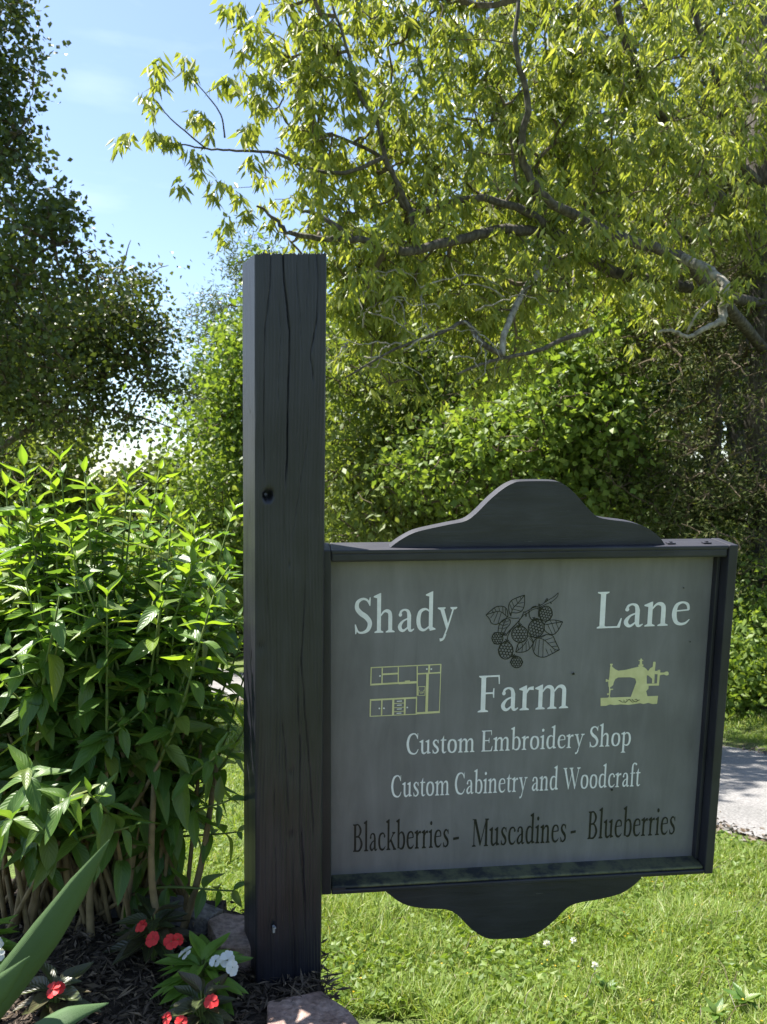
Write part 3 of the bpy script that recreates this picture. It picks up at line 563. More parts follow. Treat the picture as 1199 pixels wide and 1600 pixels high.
# a chipped nail on the post front and a dark knot hole on its left side
def PL(px, py, y=0.): u_, z_ = plane_uv(px, py, MP, TP, y); return u_, z_
mb = MB(); u_, z_ = PL(428, 1450); mb.box(u_ - .0022, u_ + .0022, -.005, .001, z_ - .008, z_ + .006, PT); mb.box(u_ - .001, u_ + .004, -.009, -.0045, z_ + .003, z_ + .006, PT); mb.build('bent_nail', M['metal'], sign, so_, label='bent pale nail low on the post front')
u_, z_ = PL(420, 775); mb = MB(); mb.tube([PT((u_ - .006, -.003, z_ + .004)), PT((u_ - .002, .008, z_ + .002))], [.0028, .0028], 8); mb.build('bolt', M['frame'], sign, so_)
mb = MB()
for (zz, yy, hh) in ((-.508, .062, .007), (-.30, .05, .003), (-.80, .04, .012), (-1.0, .05, .006)):
    mb.add([PT((-.0012, yy - .003, zz - hh)), PT((-.0012, yy + .003, zz - hh * .6)), PT((-.0012, yy + .002, zz + hh)), PT((-.0012, yy - .002, zz + hh * .7))], [(0, 1, 2, 3)])
mb.build('knot', M['black_letter'], sign, so_)

# sign board
K = 1.66 / 1.6
MS = Rm(R(5.97), R(7.44), R(-.26)); TS = np.array([-.1227 * K, 1.66, 1.1 + (.984 - 1.1) * K]); SW, SH = .8794 * K, .7565 * K
ST = lambda q: TS + MS @ np.asarray(q, float)
SB = .048   # the panel lies this far behind the frame's front
def SU(px, py, y=SB): return plane_uv(px, py, MS, TS, y)
def sbox(name, x0, x1, y0, y1, z0, z1, mat, bev=.0025, label=None):
    mb = MB(); mb.box(x0, x1, y0, y1, z0, z1, ST); return mb.build(name, mat, sign, so_, bevel=bev, label=label)
sbox('side_board', -.006, .018, .002, .085, -SH, 0, M['frame_up'])
sbox('side_board', SW - .021, SW, 0, .085, -SH, .001, M['frame_up'])
sbox('top_board', .0185, SW - .0215, .001, .085, -.009, 0, M['frame'])
sbox('top_moulding', .0182, SW - .0212, .003, SB + .02, -.027, -.006, M['frame'], .005)
sbox('bottom_board', .0185, SW - .0215, .001, .085, -SH, -SH + .010, M['frame'])
sbox('bottom_moulding', .019, SW - .022, .004, SB + .004, -SH + .0105, -SH + .018, M['ledge'], .004, 'moss stained bottom moulding')
sbox('side_moulding', SW - .030, SW - .0215, .030, SB + .004, -SH + .019, -.0275, M['frame_up'], .002)
panel = sbox('panel', .0185, SW - .0215, SB, SB + .012, -SH + .0105, -.0095, M['panel'], 0)
sbox('back_board', .0182, SW - .0212, SB + .0125, SB + .022, -SH + .006, -.004, M['frame'], 0)
def ogee(name, pts, y0, y1, mat, base):
    uv = [plane_uv(a, b, MS, TS, y0) for a, b in pts]
    P = catmull([(a, b) for a, b in uv], 4); P = [p for p in P]
    lo = max(base[0], base[1])
    P = [(p[0], p[1]) for p in P]; P = [(P[0][0], base[0])] + P + [(P[-1][0], base[0])]
    n = len(P); bm = bmesh.new(); A = [bm.verts.new(ST((u, y0, z)) - so_) for u, z in P]; B = [bm.verts.new(ST((u, y1, z)) - so_) for u, z in P]
    bm.faces.new(A); bm.faces.new(B[::-1])
    for i in range(n): bm.faces.new((A[(i + 1) % n], A[i], B[i], B[(i + 1) % n]))
    bmesh.ops.recalc_face_normals(bm, faces=bm.faces); m = bpy.data.meshes.new(name); bm.to_mesh(m); bm.free(); m.materials.append(mat)
    o = link(name, m, sign); b = o.modifiers.new('bevel', 'BEVEL'); b.width = .0018; b.segments = 2; b.limit_method = 'ANGLE'; b.angle_limit = R(50); return o
ogee('crest_board', [(610, 856), (620, 848), (636, 838), (655, 830), (700, 820), (728, 814), (745, 802), (765, 782), (785, 765), (802, 755), (818, 752), (866, 752), (882, 757), (900, 772), (925, 800), (942, 810), (985, 816), (1010, 824), (1030, 838), (1040, 851)], .020, .056, M['frame'], (.0005, 0))
ogee('skirt_board', [(604, 1394), (622, 1408), (640, 1416), (665, 1420), (698, 1422), (715, 1430), (735, 1450), (755, 1464), (772, 1468), (800, 1467), (825, 1465), (848, 1454), (868, 1438), (885, 1421), (902, 1412), (940, 1405), (970, 1397), (990, 1385), (1003, 1373)], .006, .045, M['frame'], (-SH - .0005, 0))
for px in (1050, 1106):
    u_, z_ = plane_uv(px, 851, MS, TS, .02); mb = MB(); mb.box(u_ - .009, u_ + .009, .018, .032, .0012, .0035, ST); mb.box(u_ - .003, u_ + .003, .022, .028, .0035, .006, ST); mb.build('metal_clip', M['frame_up'], sign, so_)
u_, z_ = SU(514 + 12, 1388, .0); sbox('end_cap', .0195, .05, .0025, .006, -SH + .003, -SH + .016, M['frame'], .001)

# ---- lettering: own serif glyphs (100 units = one em), built as thin vinyl on the panel
def Vs(x, a, b, w=8): return ('p', [(x - w / 2, a), (x + w / 2, a), (x + w / 2, b), (x - w / 2, b)])
def FS(x, y=0, h=9): return ('p', [(x - h, y), (x + h, y), (x + h, y + 2), (x + 4, y + 4.5), (x - 4, y + 4.5), (x - h, y + 2)])
def TSf(x, y=65, h=9): return ('p', [(x - h, y - 2), (x - 4, y - 4.5), (x + 4, y - 4.5), (x + h, y - 2), (x + h, y), (x - h, y)])
def HS(x, y): return ('p', [(x + 4, y - 12), (x + 4, y + 1.5), (x + 1, y + 1), (x - 11, y - 4), (x - 11, y - 6), (x - 4, y - 8), (x - 4, y - 12)])
def St(*p): return ('s', list(p))
def Pg(*p): return ('p', list(p))
def Dot(x, y, r): return ('p', [(x + r * math.cos(t * math.pi / 6), y + r * math.sin(t * math.pi / 6)) for t in range(12)])
arch = lambda x: [St((x + 3, 31, 2.5), (x + 10, 39, 4), (x + 17, 40, 6.5), (x + 22, 36, 7.5), (x + 23, 28, 8)), Vs(x + 23, 0, 29), FS(x + 23)]
bowlR = St((13, 35, 2.5), (22, 41, 4), (32, 36, 7), (36, 21, 8.5), (32, 6, 7), (22, 1.5, 4), (13, 5, 2.5))
GL = {
 'a': (38, [St((8, 31, 5), (10, 38, 4.5), (17, 41, 3.5), (24, 38, 6), (26.5, 30, 8)), Vs(26.5, 8, 31), St((26.5, 9, 8), (28, 3, 6), (32, 2, 4), (37, 5, 1.5)), St((25, 25, 2.5), (14, 20, 4), (7.5, 11, 7.5), (10, 4, 6.5), (16, 2.5, 4.5), (25, 9, 2.5)), Dot(8.5, 32, 3.6)]),
 'b': (43, [Vs(11, 3, 71), HS(11, 72), bowlR]),
 'c': (37, [St((32, 33, 5), (28, 39, 4), (21, 41, 4), (11, 36, 6.5), (7.5, 21, 8.5), (11, 7, 7), (19, 2, 5), (28, 3.5, 4), (35, 10, 1.5)), Dot(31, 33.5, 3.6)]),
 'd': (45, [Vs(33, 3, 71), HS(33, 72), St((31, 36, 2.5), (22, 41, 4), (11, 36, 7), (7.5, 20, 8.5), (11, 6, 7), (20, 2, 4.5), (31, 9, 2.5)), Pg((31, 0), (43, 2), (43, 4), (37, 7), (31, 7))]),
 'e': (38, [Pg((8, 24.5), (33, 26), (33, 28.5), (8, 27)), St((32.5, 27, 4), (30, 37, 5), (21, 41, 3.5), (11, 36, 6.5), (7.5, 21, 8.5), (11, 7, 7), (19, 2, 5), (28, 3.5, 4), (35, 10, 1.5))]),
 'f': (26, [Vs(12, 0, 58), St((12, 56, 8), (13.5, 65, 6.5), (20, 70, 4), (29, 68, 5)), Dot(29, 67, 3.6), Pg((2, 39), (25, 39), (25, 42.5), (2, 41.5)), FS(12)]),
 'h': (46, [Vs(11, 0, 71), HS(11, 72), FS(11)] + arch(11)),
 'i': (22, [Vs(11, 0, 42), HS(11, 43), FS(11), Dot(11, 59, 5)]),
 'k': (44, [Vs(11, 0, 71), HS(11, 72), FS(11), Pg((14, 18), (17, 18), (36, 40), (31, 40)), Pg((17, 24), (22.5, 28), (42, 2), (33, 2)), FS(38, 0, 7), TSf(34, 42.5, 7)]),
 'l': (22, [Vs(11, 0, 71), HS(11, 72), FS(11)]),
 'm': (69, [Vs(11, 0, 42), HS(11, 43), FS(11)] + arch(11) + arch(34)),
 'n': (46, [Vs(11, 0, 42), HS(11, 43), FS(11)] + arch(11)),
 'o': (43, [St((21, 41, 4), (11, 35.5, 7.5), (7.5, 21, 8.5), (11, 7, 7.5), (21, 1.5, 4), (32, 7, 7.5), (35.5, 21, 8.5), (32, 35.5, 7.5), (21, 41, 4))]),
 'p': (43, [Vs(11, -22, 42), HS(11, 43), FS(11, -22), bowlR]),
 'r': (31, [Vs(11, 0, 42), HS(11, 43), FS(11), St((14, 30, 2.5), (19, 38, 4.5), (28, 39, 7))]),
 's': (33, [St((27, 32, 2), (23, 39.5, 3), (15, 41, 4.5), (9, 34, 7), (14, 25, 8), (23, 17.5, 8), (26, 9, 7), (20, 2.5, 4.5), (12, 2, 3.5), (6, 11, 2)), Pg((5, 12), (6.5, 0), (8.5, 0), (8, 12)), Pg((26, 42), (28, 42), (28.5, 31), (26.5, 31))]),
 't': (27, [Vs(12, 8, 42), St((12, 9, 8), (14, 3.5, 6.5), (19, 2, 4.5), (26, 5, 1.5)), Pg((2, 39), (25, 39), (25, 42.5), (4, 42.5)), Pg((8, 42), (16, 42), (16, 55))]),
 'u': (46, [Vs(11, 11, 42), HS(11, 43), St((11, 13, 8), (13, 5, 7.5), (20, 2, 5), (31, 8, 2.5)), Vs(34, 3, 42), HS(34, 43), Pg((31, 0), (44, 2), (44, 4), (38, 7), (31, 7))]),
 'y': (41, [Pg((6, 42), (14.5, 42), (25, 8), (21, 0)), Pg((33, 42), (36.5, 42), (24, 4), (19, -8), (16, -13), (14.5, -11), (20, 2)), St((19, -7, 4), (14, -16, 4.5), (7, -18, 6)), TSf(10, 43, 8), TSf(35, 43, 7)]),
 'B': (51, [Vs(14, 0, 65, 9), FS(14), TSf(14), St((14, 63.5, 3), (28, 63, 4), (38, 50, 8.5), (30, 37.5, 4.5), (14, 35, 3)), St((14, 35, 3), (32, 33.5, 4.5), (42, 17.5, 9), (32, 3, 5), (14, 1.5, 3))]),
 'C': (53, [St((46, 48, 2.5), (41, 59, 4.5), (30, 63.5, 4), (15, 56, 8), (8, 33, 9.5), (15, 9, 8), (31, 1.5, 4.5), (42, 5, 4), (49, 16, 2)), Pg((45, 47), (47, 47), (47.5, 65), (45.5, 64))]),
 'E': (51, [Vs(14, 0, 65, 9), FS(14), TSf(14), Pg((14, 62), (42, 62), (43, 50), (45, 50), (44.5, 65), (14, 65)), Pg((14, 32), (33, 32), (34, 26), (36, 26), (36, 42), (34, 42), (33, 35), (14, 35)), Pg((14, 0), (46, 0), (49, 16), (47, 16), (42, 3), (14, 3))]),
 'F': (45, [Vs(14, 0, 65, 9), FS(14, 0, 10), TSf(14), Pg((14, 62), (42, 62), (43, 49), (45, 49), (44.5, 65), (14, 65)), Pg((14, 32), (32, 32), (33, 25), (35, 25), (35, 42), (33, 42), (32, 35), (14, 35))]),
 'L': (48, [Vs(14, 0, 65, 9), FS(14), TSf(14, 65, 10), Pg((14, 0), (45, 0), (48, 17), (46, 17), (40, 3), (14, 3))]),
 'M': (77, [Vs(12, 0, 63, 3.5), Pg((10, 65), (20, 65), (42, 12), (37, 2)), Pg((37, 2), (40, 2), (65, 65), (61.5, 65)), Vs(64, 0, 65, 9), FS(12, 0, 8), FS(64), Pg((4, 63), (18, 63), (18, 65), (4, 65)), TSf(66, 65, 8)]),
 'S': (42, [St((34, 53, 2.5), (29, 61, 4), (20, 63.5, 4.5), (10, 58, 7), (8.5, 47, 8.5), (16, 37.5, 9.5), (27, 30, 9.5), (34.5, 19, 9), (31, 7, 7.5), (21, 1.5, 4.5), (11, 3, 3.5), (5.5, 15, 2.5)), Pg((33, 51), (35.5, 50), (36, 66), (34, 66), (32, 58)), Pg((4, 17), (5, -1), (7, -1), (9, 6), (6.5, 17))]),
 'W': (82, [Pg((5, 64), (14, 64), (31, 10), (27, 0)), Pg((27, 0), (29, 0), (45, 56), (42, 56)), Pg((34, 64), (43, 64), (61, 10), (57, 0)), Pg((57, 0), (59, 0), (76, 64), (73, 64)), TSf(10, 65, 9), TSf(39, 65, 9), TSf(74, 65, 8)]),
 '-': (25, [Pg((3, 16), (22, 17), (22, 23), (3, 22))]), ' ': (19, [])}
def stroke_poly(pts):
    P = catmull(pts, 5); c = P[:, :2]; t = np.gradient(c, axis=0); t /= np.maximum(np.linalg.norm(t, axis=1, keepdims=True), 1e-9); nn = np.stack([-t[:, 1], t[:, 0]], 1) * np.maximum(P[:, 2:3], 1.2) / 2
    return c + nn, c - nn
def decal(name, shapes, mat, T2, lift=.0006, parent=None):
    """shapes in 2-D; T2 maps (x,y) to panel (u,z). Each piece sits a hair above the last."""
    mb = MB()
    for i, (kd, pts) in enumerate(shapes):
        y = SB - lift - (i % 7) * .00006
        if kd == 'p':
            Q = [ST((T2(a, b)[0], y, T2(a, b)[1])) for a, b in pts]; mb.add(Q, [tuple(range(len(Q)))])
        else:
            A, B = stroke_poly(pts); n = len(A); Q = [ST((T2(*p)[0], y, T2(*p)[1])) for p in A] + [ST((T2(*p)[0], y, T2(*p)[1])) for p in B]
            mb.add(Q, [(k, k + 1, n + k + 1, n + k) for k in range(n - 1)])
    return mb.build(name, mat, panel, so_)
def word(txt, l, r, cap_px, mat, bold=1.):
    (u0, z0), (u1, z1) = SU(*l), SU(*r); _, zt_ = SU(l[0], l[1] - cap_px); S = (zt_ - z0) / 65
    adv = sum(GL[c][0] for c in txt); first = 4; run = adv - 6; kx = (u1 - u0) / run; sh = []
    x = -first
    for c in txt:
        w_, pieces = GL[c]
        for kd, pts in pieces: sh.append((kd, [tuple([p[0] + x] + list(p[1:])) for p in pts]))
        x += w_
    slope = (z1 - z0) / (u1 - u0)
    decal('lettering', sh, mat, lambda a, b: (u0 + a * kx, z0 + slope * a * kx + b * S))
W_, K_ = M['white_letter'], M['black_letter']
word('Shady', (555, 990), (712, 984), 55, W_)
word('Lane', (932, 982), (1078, 976), 57, W_)
word('Farm', (747, 1113), (889, 1106), 57, W_)
word('Custom Embroidery Shop', (636, 1179), (986, 1164.5), 33, W_)
word('Custom Cabinetry and Woodcraft', (612, 1246), (1000, 1228), 34.5, W_)
word('Blackberries', (552, 1331), (702, 1323), 43, K_)
word('-', (709, 1323), (718, 1322), 43, K_)
word('Muscadines', (738, 1323), (885, 1315), 43, K_)
word('-', (892, 1313), (900, 1312), 43, K_)
word('Blueberries', (918, 1311), (1055, 1303), 43, K_)

def zoomT(ox, oy, k): return lambda a, b: SU(ox + a / k, oy + b / k)
# kitchen cabinet outline (drawn from bars)
T2 = zoomT(560, 1020, 7.49)
def bar(x0, y0, x1, y1, w):
    d = np.array([x1 - x0, y1 - y0], float); d /= np.linalg.norm(d); n_ = np.array([-d[1], d[0]]) * w / 2
    return ('p', [(x0 + n_[0], y0 + n_[1]), (x1 + n_[0], y1 + n_[1]), (x1 - n_[0], y1 - n_[1]), (x0 - n_[0], y0 - n_[1])])
cab = [bar(150, 173, 975, 134, 12), bar(156, 170, 150, 380, 13), bar(145, 372, 475, 352, 20), bar(475, 354, 690, 342, 26), bar(285, 175, 281, 365, 14), bar(473, 165, 471, 355, 12), bar(290, 250, 470, 240, 20), bar(694, 155, 694, 500, 14),
       bar(835, 145, 830, 240, 20), bar(970, 132, 966, 240, 14), bar(700, 245, 968, 230, 16), bar(815, 240, 802, 700, 30), bar(968, 235, 952, 700, 9), bar(684, 706, 958, 690, 24), bar(140, 552, 690, 524, 20), bar(148, 545, 143, 745, 15),
       bar(140, 742, 690, 716, 10), bar(280, 550, 276, 740, 16), bar(414, 545, 410, 732, 24), bar(550, 540, 546, 728, 20), bar(686, 510, 682, 712, 14), bar(425, 592, 545, 586, 8), bar(425, 642, 545, 634, 8), bar(425, 688, 545, 680, 8),
       bar(548, 332, 608, 328, 14), bar(704, 395, 788, 392, 7), bar(706, 498, 786, 496, 7), bar(708, 395, 706, 498, 7), bar(786, 392, 784, 497, 7), ('s', [(712, 438, 5), (724, 442, 5), (728, 468, 6), (746, 470, 5), (750, 445, 5)]), ('s', [(748, 448, 5), (756, 470, 6), (766, 462, 5), (770, 438, 5), (782, 434, 5)])]
decal('cabinet_emblem', cab, M['cream'], T2)
decal('cabinet_knobs', [('p', [(x + 10 * math.cos(t), y + 10 * math.sin(t)) for t in np.linspace(0, 5.5, 8)]) for x, y in ((258, 269), (806, 188), (858, 188), (250, 648), (304, 646), (577, 637))] + [bar(455, 565, 515, 561, 10), bar(455, 612, 512, 608, 10), bar(455, 657, 512, 653, 10), bar(452, 706, 508, 702, 10)], W_, T2, .0012)
# sewing machine silhouette
T2 = zoomT(920, 1020, 8.56)
sew = [('p', [(163, 602), (932, 574), (918, 680), (860, 684), (800, 668), (735, 684), (690, 672), (620, 684), (540, 694), (430, 688), (345, 698), (290, 688), (235, 708), (163, 710)]),
       ('p', [(565, 592), (640, 390), (625, 340), (700, 178), (735, 185), (770, 210), (795, 240), (780, 300), (780, 408), (806, 440), (802, 480), (772, 512), (790, 580)]),
       ('p', [(290, 188), (320, 185), (360, 220), (400, 238), (500, 226), (700, 176), (720, 300), (640, 345), (560, 325), (400, 328), (360, 350), (340, 390), (330, 430), (300, 455), (268, 452), (265, 390), (280, 320)]),
       ('p', [(290, 145), (324, 145), (326, 160), (314, 168), (322, 190), (290, 192), (296, 168), (288, 160)]), ('p', [(232, 350), (245, 350), (262, 362), (280, 358), (280, 385), (262, 380), (245, 386), (232, 386)]),
       ('p', [(275, 450), (292, 450), (290, 480), (330, 478), (330, 490), (296, 498), (286, 585), (300, 595), (260, 597), (276, 580)]), ('p', [(248, 540), (276, 540), (276, 560), (250, 562)]),
       ('p', [(670, 94), (692, 96), (698, 76), (714, 76), (718, 96), (734, 96), (732, 106), (716, 108), (724, 180), (680, 184), (690, 108), (672, 106)]), ('p', [(668, 158), (735, 152), (735, 176), (668, 180)]),
       ('p', [(866, 122), (884, 116), (900, 124), (888, 240), (880, 406), (850, 406), (852, 345), (800, 300), (780, 300), (780, 250), (800, 240), (825, 205), (858, 188)]),
       ('p', [(888, 240), (925, 240), (925, 226), (960, 226), (960, 262), (1010, 262), (1035, 248), (1062, 250), (1075, 270), (1068, 296), (1040, 302), (1010, 288), (955, 298), (942, 436), (806, 438), (780, 412), (915, 408), (925, 284), (888, 284)])]
decal('sewing_machine_emblem', sew, M['cream'], T2)
scr = [('s', [(404, 634, 6), (425, 640, 9), (445, 655, 6), (470, 655, 8), (480, 640, 5), (462, 628, 5)]), ('s', [(478, 668, 5), (500, 655, 9), (520, 640, 6), (505, 622, 7)]), ('s', [(525, 632, 8), (545, 622, 9), (562, 632, 8), (575, 650, 7), (600, 662, 5)]), ('s', [(580, 618, 6), (600, 640, 9), (620, 650, 6)]), ('s', [(620, 625, 5), (640, 618, 6), (652, 635, 6), (640, 650, 7), (620, 652, 6)]), ('s', [(655, 638, 8), (685, 624, 6)])]
decal('scroll_ornament', scr, K_, T2, .0013)
# blackberry spray in line work
T2 = zoomT(740, 900, 7.49); br = []
def ln(w, *p): br.append(('s', [(a, b, w) for a, b in p]))
def drup(cx, cy, rx, ry, rot, r):
    rows = int(ry * 2 / (r * 1.75)); ca, sa = math.cos(rot), math.sin(rot)
    ln(11, *[(cx + rx * math.cos(t) * ca - ry * math.sin(t) * sa, cy + rx * math.cos(t) * sa + ry * math.sin(t) * ca) for t in np.linspace(0, 2 * math.pi, 15)])
    for i in range(-rows // 2, rows // 2 + 1):
        for j in range(-6, 7):
            x = (j + .5 * (i % 2)) * r * 2.0; y = i * r * 1.8
            if (x / rx) ** 2 + (y / ry) ** 2 < .86:
                X = cx + x * ca - y * sa; Y_ = cy + x * sa + y * ca
                ln(6.5, *[(X + r * .98 * math.cos(t), Y_ + r * .98 * math.sin(t)) for t in np.linspace(0, 2 * math.pi, 9)])
for a in [(850, 440, 75, 88, .2, 16), (738, 610, 92, 108, .3, 18), (545, 680, 94, 96, 0, 18), (285, 728, 64, 68, 0, 15), (382, 870, 84, 100, .1, 18), (508, 1006, 66, 66, 0, 15)]: drup(*a)
def leafl(out, rib, veins):
    ln(9, *out); ln(8, *rib)
    for v in veins: ln(6, *v)
leafl([(150, 455), (200, 410), (270, 360), (350, 355), (390, 385), (405, 440), (400, 478), (340, 530), (270, 565), (215, 550), (190, 500), (150, 455)], [(150, 455), (240, 425), (320, 415), (400, 478)], [[(235, 425), (215, 395)], [(270, 415), (250, 375)], [(310, 412), (300, 362)], [(350, 430), (345, 358)], [(380, 455), (378, 380)], [(250, 425), (205, 490)], [(290, 420), (240, 540)], [(330, 425), (290, 555)]])
leafl([(603, 222), (520, 250), (450, 285), (418, 340), (420, 410), (440, 465), (440, 430), (520, 430), (575, 400), (600, 330), (603, 222)], [(603, 222), (520, 320), (465, 380), (440, 470)], [[(560, 275), (550, 245)], [(520, 318), (500, 258)], [(480, 360), (450, 290)], [(455, 400), (430, 330)], [(520, 320), (590, 310)], [(490, 350), (585, 365)], [(462, 385), (560, 410)]])
leafl([(290, 665), (300, 590), (330, 530), (380, 500), (430, 510), (430, 560), (390, 610), (365, 660)], [(380, 510), (350, 580), (330, 660)], [[(350, 580), (310, 560)], [(345, 610), (300, 610)], [(370, 540), (330, 535)], [(355, 580), (410, 560)], [(345, 620), (390, 600)], [(375, 540), (425, 520)]])
leafl([(1048, 535), (960, 515), (880, 520), (835, 560), (840, 640), (925, 685), (990, 640), (1048, 535)], [(1048, 535), (950, 550), (840, 570)], [[(980, 543), (965, 520)], [(920, 552), (900, 520)], [(870, 562), (925, 680)], [(920, 555), (960, 660)], [(970, 545), (1000, 620)]])
leafl([(1010, 862), (960, 760), (930, 700), (860, 685), (790, 710), (720, 750), (698, 830), (715, 900), (760, 940), (830, 948), (900, 920), (1010, 862)], [(720, 720), (820, 740), (900, 810), (960, 860), (1010, 862)], [[(790, 725), (850, 690)], [(840, 750), (930, 720)], [(870, 785), (960, 770)], [(910, 825), (990, 820)], [(740, 740), (715, 870)], [(775, 740), (760, 935)], [(820, 745), (815, 945)], [(850, 850), (880, 920)], [(900, 850), (930, 910)], [(950, 865), (965, 890)]])
leafl([(497, 890), (510, 840), (530, 790), (600, 760), (650, 700), (690, 740), (700, 790), (650, 860), (580, 890), (497, 890)], [(497, 890), (580, 820), (640, 740)], [[(530, 860), (520, 810)], [(580, 820), (570, 780)], [(580, 820), (570, 890)], [(620, 780), (620, 880)], [(645, 760), (660, 850)], [(655, 720), (700, 780)]])
ln(7, (995, 195), (940, 245), (880, 280), (830, 315), (800, 335), (740, 360), (690, 375), (640, 405), (590, 430), (560, 490), (500, 560), (440, 620), (380, 690))
ln(7, (995, 195), (985, 240), (920, 300), (860, 325), (800, 355), (740, 378), (690, 395), (640, 430), (590, 455), (540, 520), (470, 600), (420, 650), (370, 700))
ln(9, (850, 305), (870, 270), (858, 268), (835, 310)); ln(8, (900, 305), (915, 325), (905, 300)); ln(9, (600, 425), (588, 418), (620, 425)); ln(8, (612, 445), (618, 475), (625, 440)); ln(8, (770, 345), (768, 325), (790, 345))
ln(10, (655, 400), (655, 450), (672, 495), (700, 520)); ln(12, (670, 390), (700, 362), (740, 352)); ln(9, (780, 360), (765, 420), (765, 480)); ln(9, (545, 500), (535, 560), (545, 590)); ln(9, (440, 640), (410, 690), (395, 760)); ln(9, (455, 930), (480, 950), (490, 960)); ln(8, (400, 478), (470, 495), (540, 490))
for (x, y) in ((545, 585), (715, 515), (395, 770), (478, 950), (355, 690), (790, 390)):
    for dx, dy in ((-38, -8), (-18, -34), (6, -38), (26, -22), (40, 0), (-30, 20)): ln(11, (x, y), (x + dx * .6, y + dy * .7), (x + dx, y + dy))
decal('blackberry_emblem', br, K_, T2)
# dead midge and scuffs stuck to the panel
for (x, y, r) in ((896, 1052, 2.4), (956, 1233, 2.2), (1068, 918, 1.2), (1078, 1002, 1.2)):
    u_, z_ = SU(x, y); mb = MB(); P = [ST((u_ + r * .0013 * math.cos(t), SB - .003 - .001 * (k % 2), z_ + r * .0013 * math.sin(t))) for k, t in enumerate(np.linspace(0, 5.6, 8))]; mb.add(P + [ST((u_, SB - .0003, z_))], [tuple(range(8))] + [(k, (k + 1) % 8, 8) for k in range(8)]); mb.build('speck', K_, panel, so_)

# ------------------------------------------------------------------ garden shrub with opposite leaves
def leaf_mesh(name, mat, curl=.25, fold=.35, wid=.34, tip=1.0, droop=.0, n=8, ser=0.):
    xs = np.linspace(0, 1, n + 1); V = []; mid = []; al = []
    for k, x in enumerate(xs):
        wv = wid / 2 * (math.sin(math.pi * min(1, x ** .8)) ** .85 if x < 1 else 0) * (1 - .25 * x) * 1.15 + (.006 if k == 0 else 0)
        if ser and k % 2: wv *= 1 + ser
        z = -curl * x * x + .03 * math.sin(x * 7); xx = x - .12 * curl * x * x
        V += [(xx, -wv, z + wv * fold), (xx, -wv * .5, z + wv * fold * .42), (xx, 0, z), (xx, wv * .5, z + wv * fold * .42), (xx, wv, z + wv * fold)]; mid += [1, .5, 0, .5, 1]; al += [x] * 5
    Fc = [(5 * k + j, 5 * k + j + 5, 5 * k + j + 6, 5 * k + j + 1) for k in range(n) for j in range(4)]
    return np.array(V), np.array(Fc), np.array(mid), np.array(al)
def frame_q(d, upv, roll=0.):
    d = Vector(d).normalized(); u = Vector(upv); y = u.cross(d)
    if y.length < 1e-4: y = Vector((1, 0, 0)).cross(d)
    y.normalize(); z = d.cross(y); m = Matrix((d, y, z)).transposed(); return (m @ Matrix.Rotation(roll, 3, 'X')).to_quaternion()
class LeafPlant:
    """collects placed leaves; the ones that show largest become objects, the rest one mesh"""
    def __init__(s, root, org, kinds): s.root = root; s.org = Vector(org); s.k = kinds; s.items = []; s.meshes = []
    def add(s, p, d, L, kind, up=(0, 0, 1), roll=0.): s.items.append((Vector(p), frame_q(d, up, roll), L, kind))
    def finish(s, solo=300):
        for V, Fc, mid, al, mat in s.k: s.meshes.append(np_mesh('leaf', V, Fc, mat, smooth=True, attrs={'mid': mid, 'along': al}))
        def vis(it):
            p = it[0]; y = max(p.y, .2); u = p.x / y; v = (p.z - 1.1) / y
            return it[2] / y if (-.5 < u < .5 and -.7 < v < .65) else 0
        order = sorted(range(len(s.items)), key=lambda i: -vis(s.items[i]) * (1.35 - .35 * min(1, max(0, s.items[i][0].y - 1.3))))
        for i in order[:solo]:
            p, q, L, kd = s.items[i]; o = link('leaf', s.meshes[kd], s.root); o.location = p - s.org; o.rotation_mode = 'QUATERNION'; o.rotation_quaternion = q; o.scale = (L, L, L)
        rest = order[solo:]
        if rest:
            VV = []; FF = []; MI = []; mats = []; A = []; B = []; off = 0; mmap = {}
            for i in rest:
                p, q, L, kd = s.items[i]; V, Fc, mid, al, mat = s.k[kd]; Rr = np.array(q.to_matrix()); VV.append(V @ Rr.T * L + np.array(p - s.org)); FF.append(Fc + off); off += len(V); A.append(mid); B.append(al)
                if mat.name not in mmap: mmap[mat.name] = len(mats); mats.append(mat)
                MI += [mmap[mat.name]] * len(Fc)
            o = link('leaves', np_mesh('leaves', np.concatenate(VV), np.concatenate(FF), mats, matidx=MI, smooth=True, attrs={'mid': np.concatenate(A), 'along': np.concatenate(B)}), s.root); o['kind'] = 'stuff'
borg = (-.70, 1.92, float(bed_h(-.7, 1.92)))
bush = empty('leafy_shrub', borg, 'dense green shrub with pointed paired leaves growing in the mulch bed left of the post', 'shrub')
kinds = [leaf_mesh('l', 0, .28, .3, .36) + (M['bush_leaf'],), leaf_mesh('l', 0, .5, .4, .40) + (M['bush_leaf'],), leaf_mesh('l', 0, .12, .5, .33) + (M['bush_leaf'],), leaf_mesh('l', 0, .1, .7, .30) + (M['bush_young'],), leaf_mesh('l', 0, .35, .45, .34) + (M['bush_young'],)]
lp = LeafPlant(bush, borg, kinds)
tops = [(38, 728), (95, 722), (133, 738), (200, 752), (250, 735), (268, 800), (10, 760), (60, 790), (160, 780), (75, 850), (300, 860), (225, 830), (115, 830), (20, 840), (365, 800), (140, 960), (300, 950), (60, 930), (190, 900), (335, 930), (255, 910), (100, 900)]
stems = []
for (x, y) in tops:
    Y = random.uniform(1.68, 1.95); t = at(x, y, Y) if y > 880 else at(x, y, random.uniform(1.84, 2.05)); stems.append((t, 1))
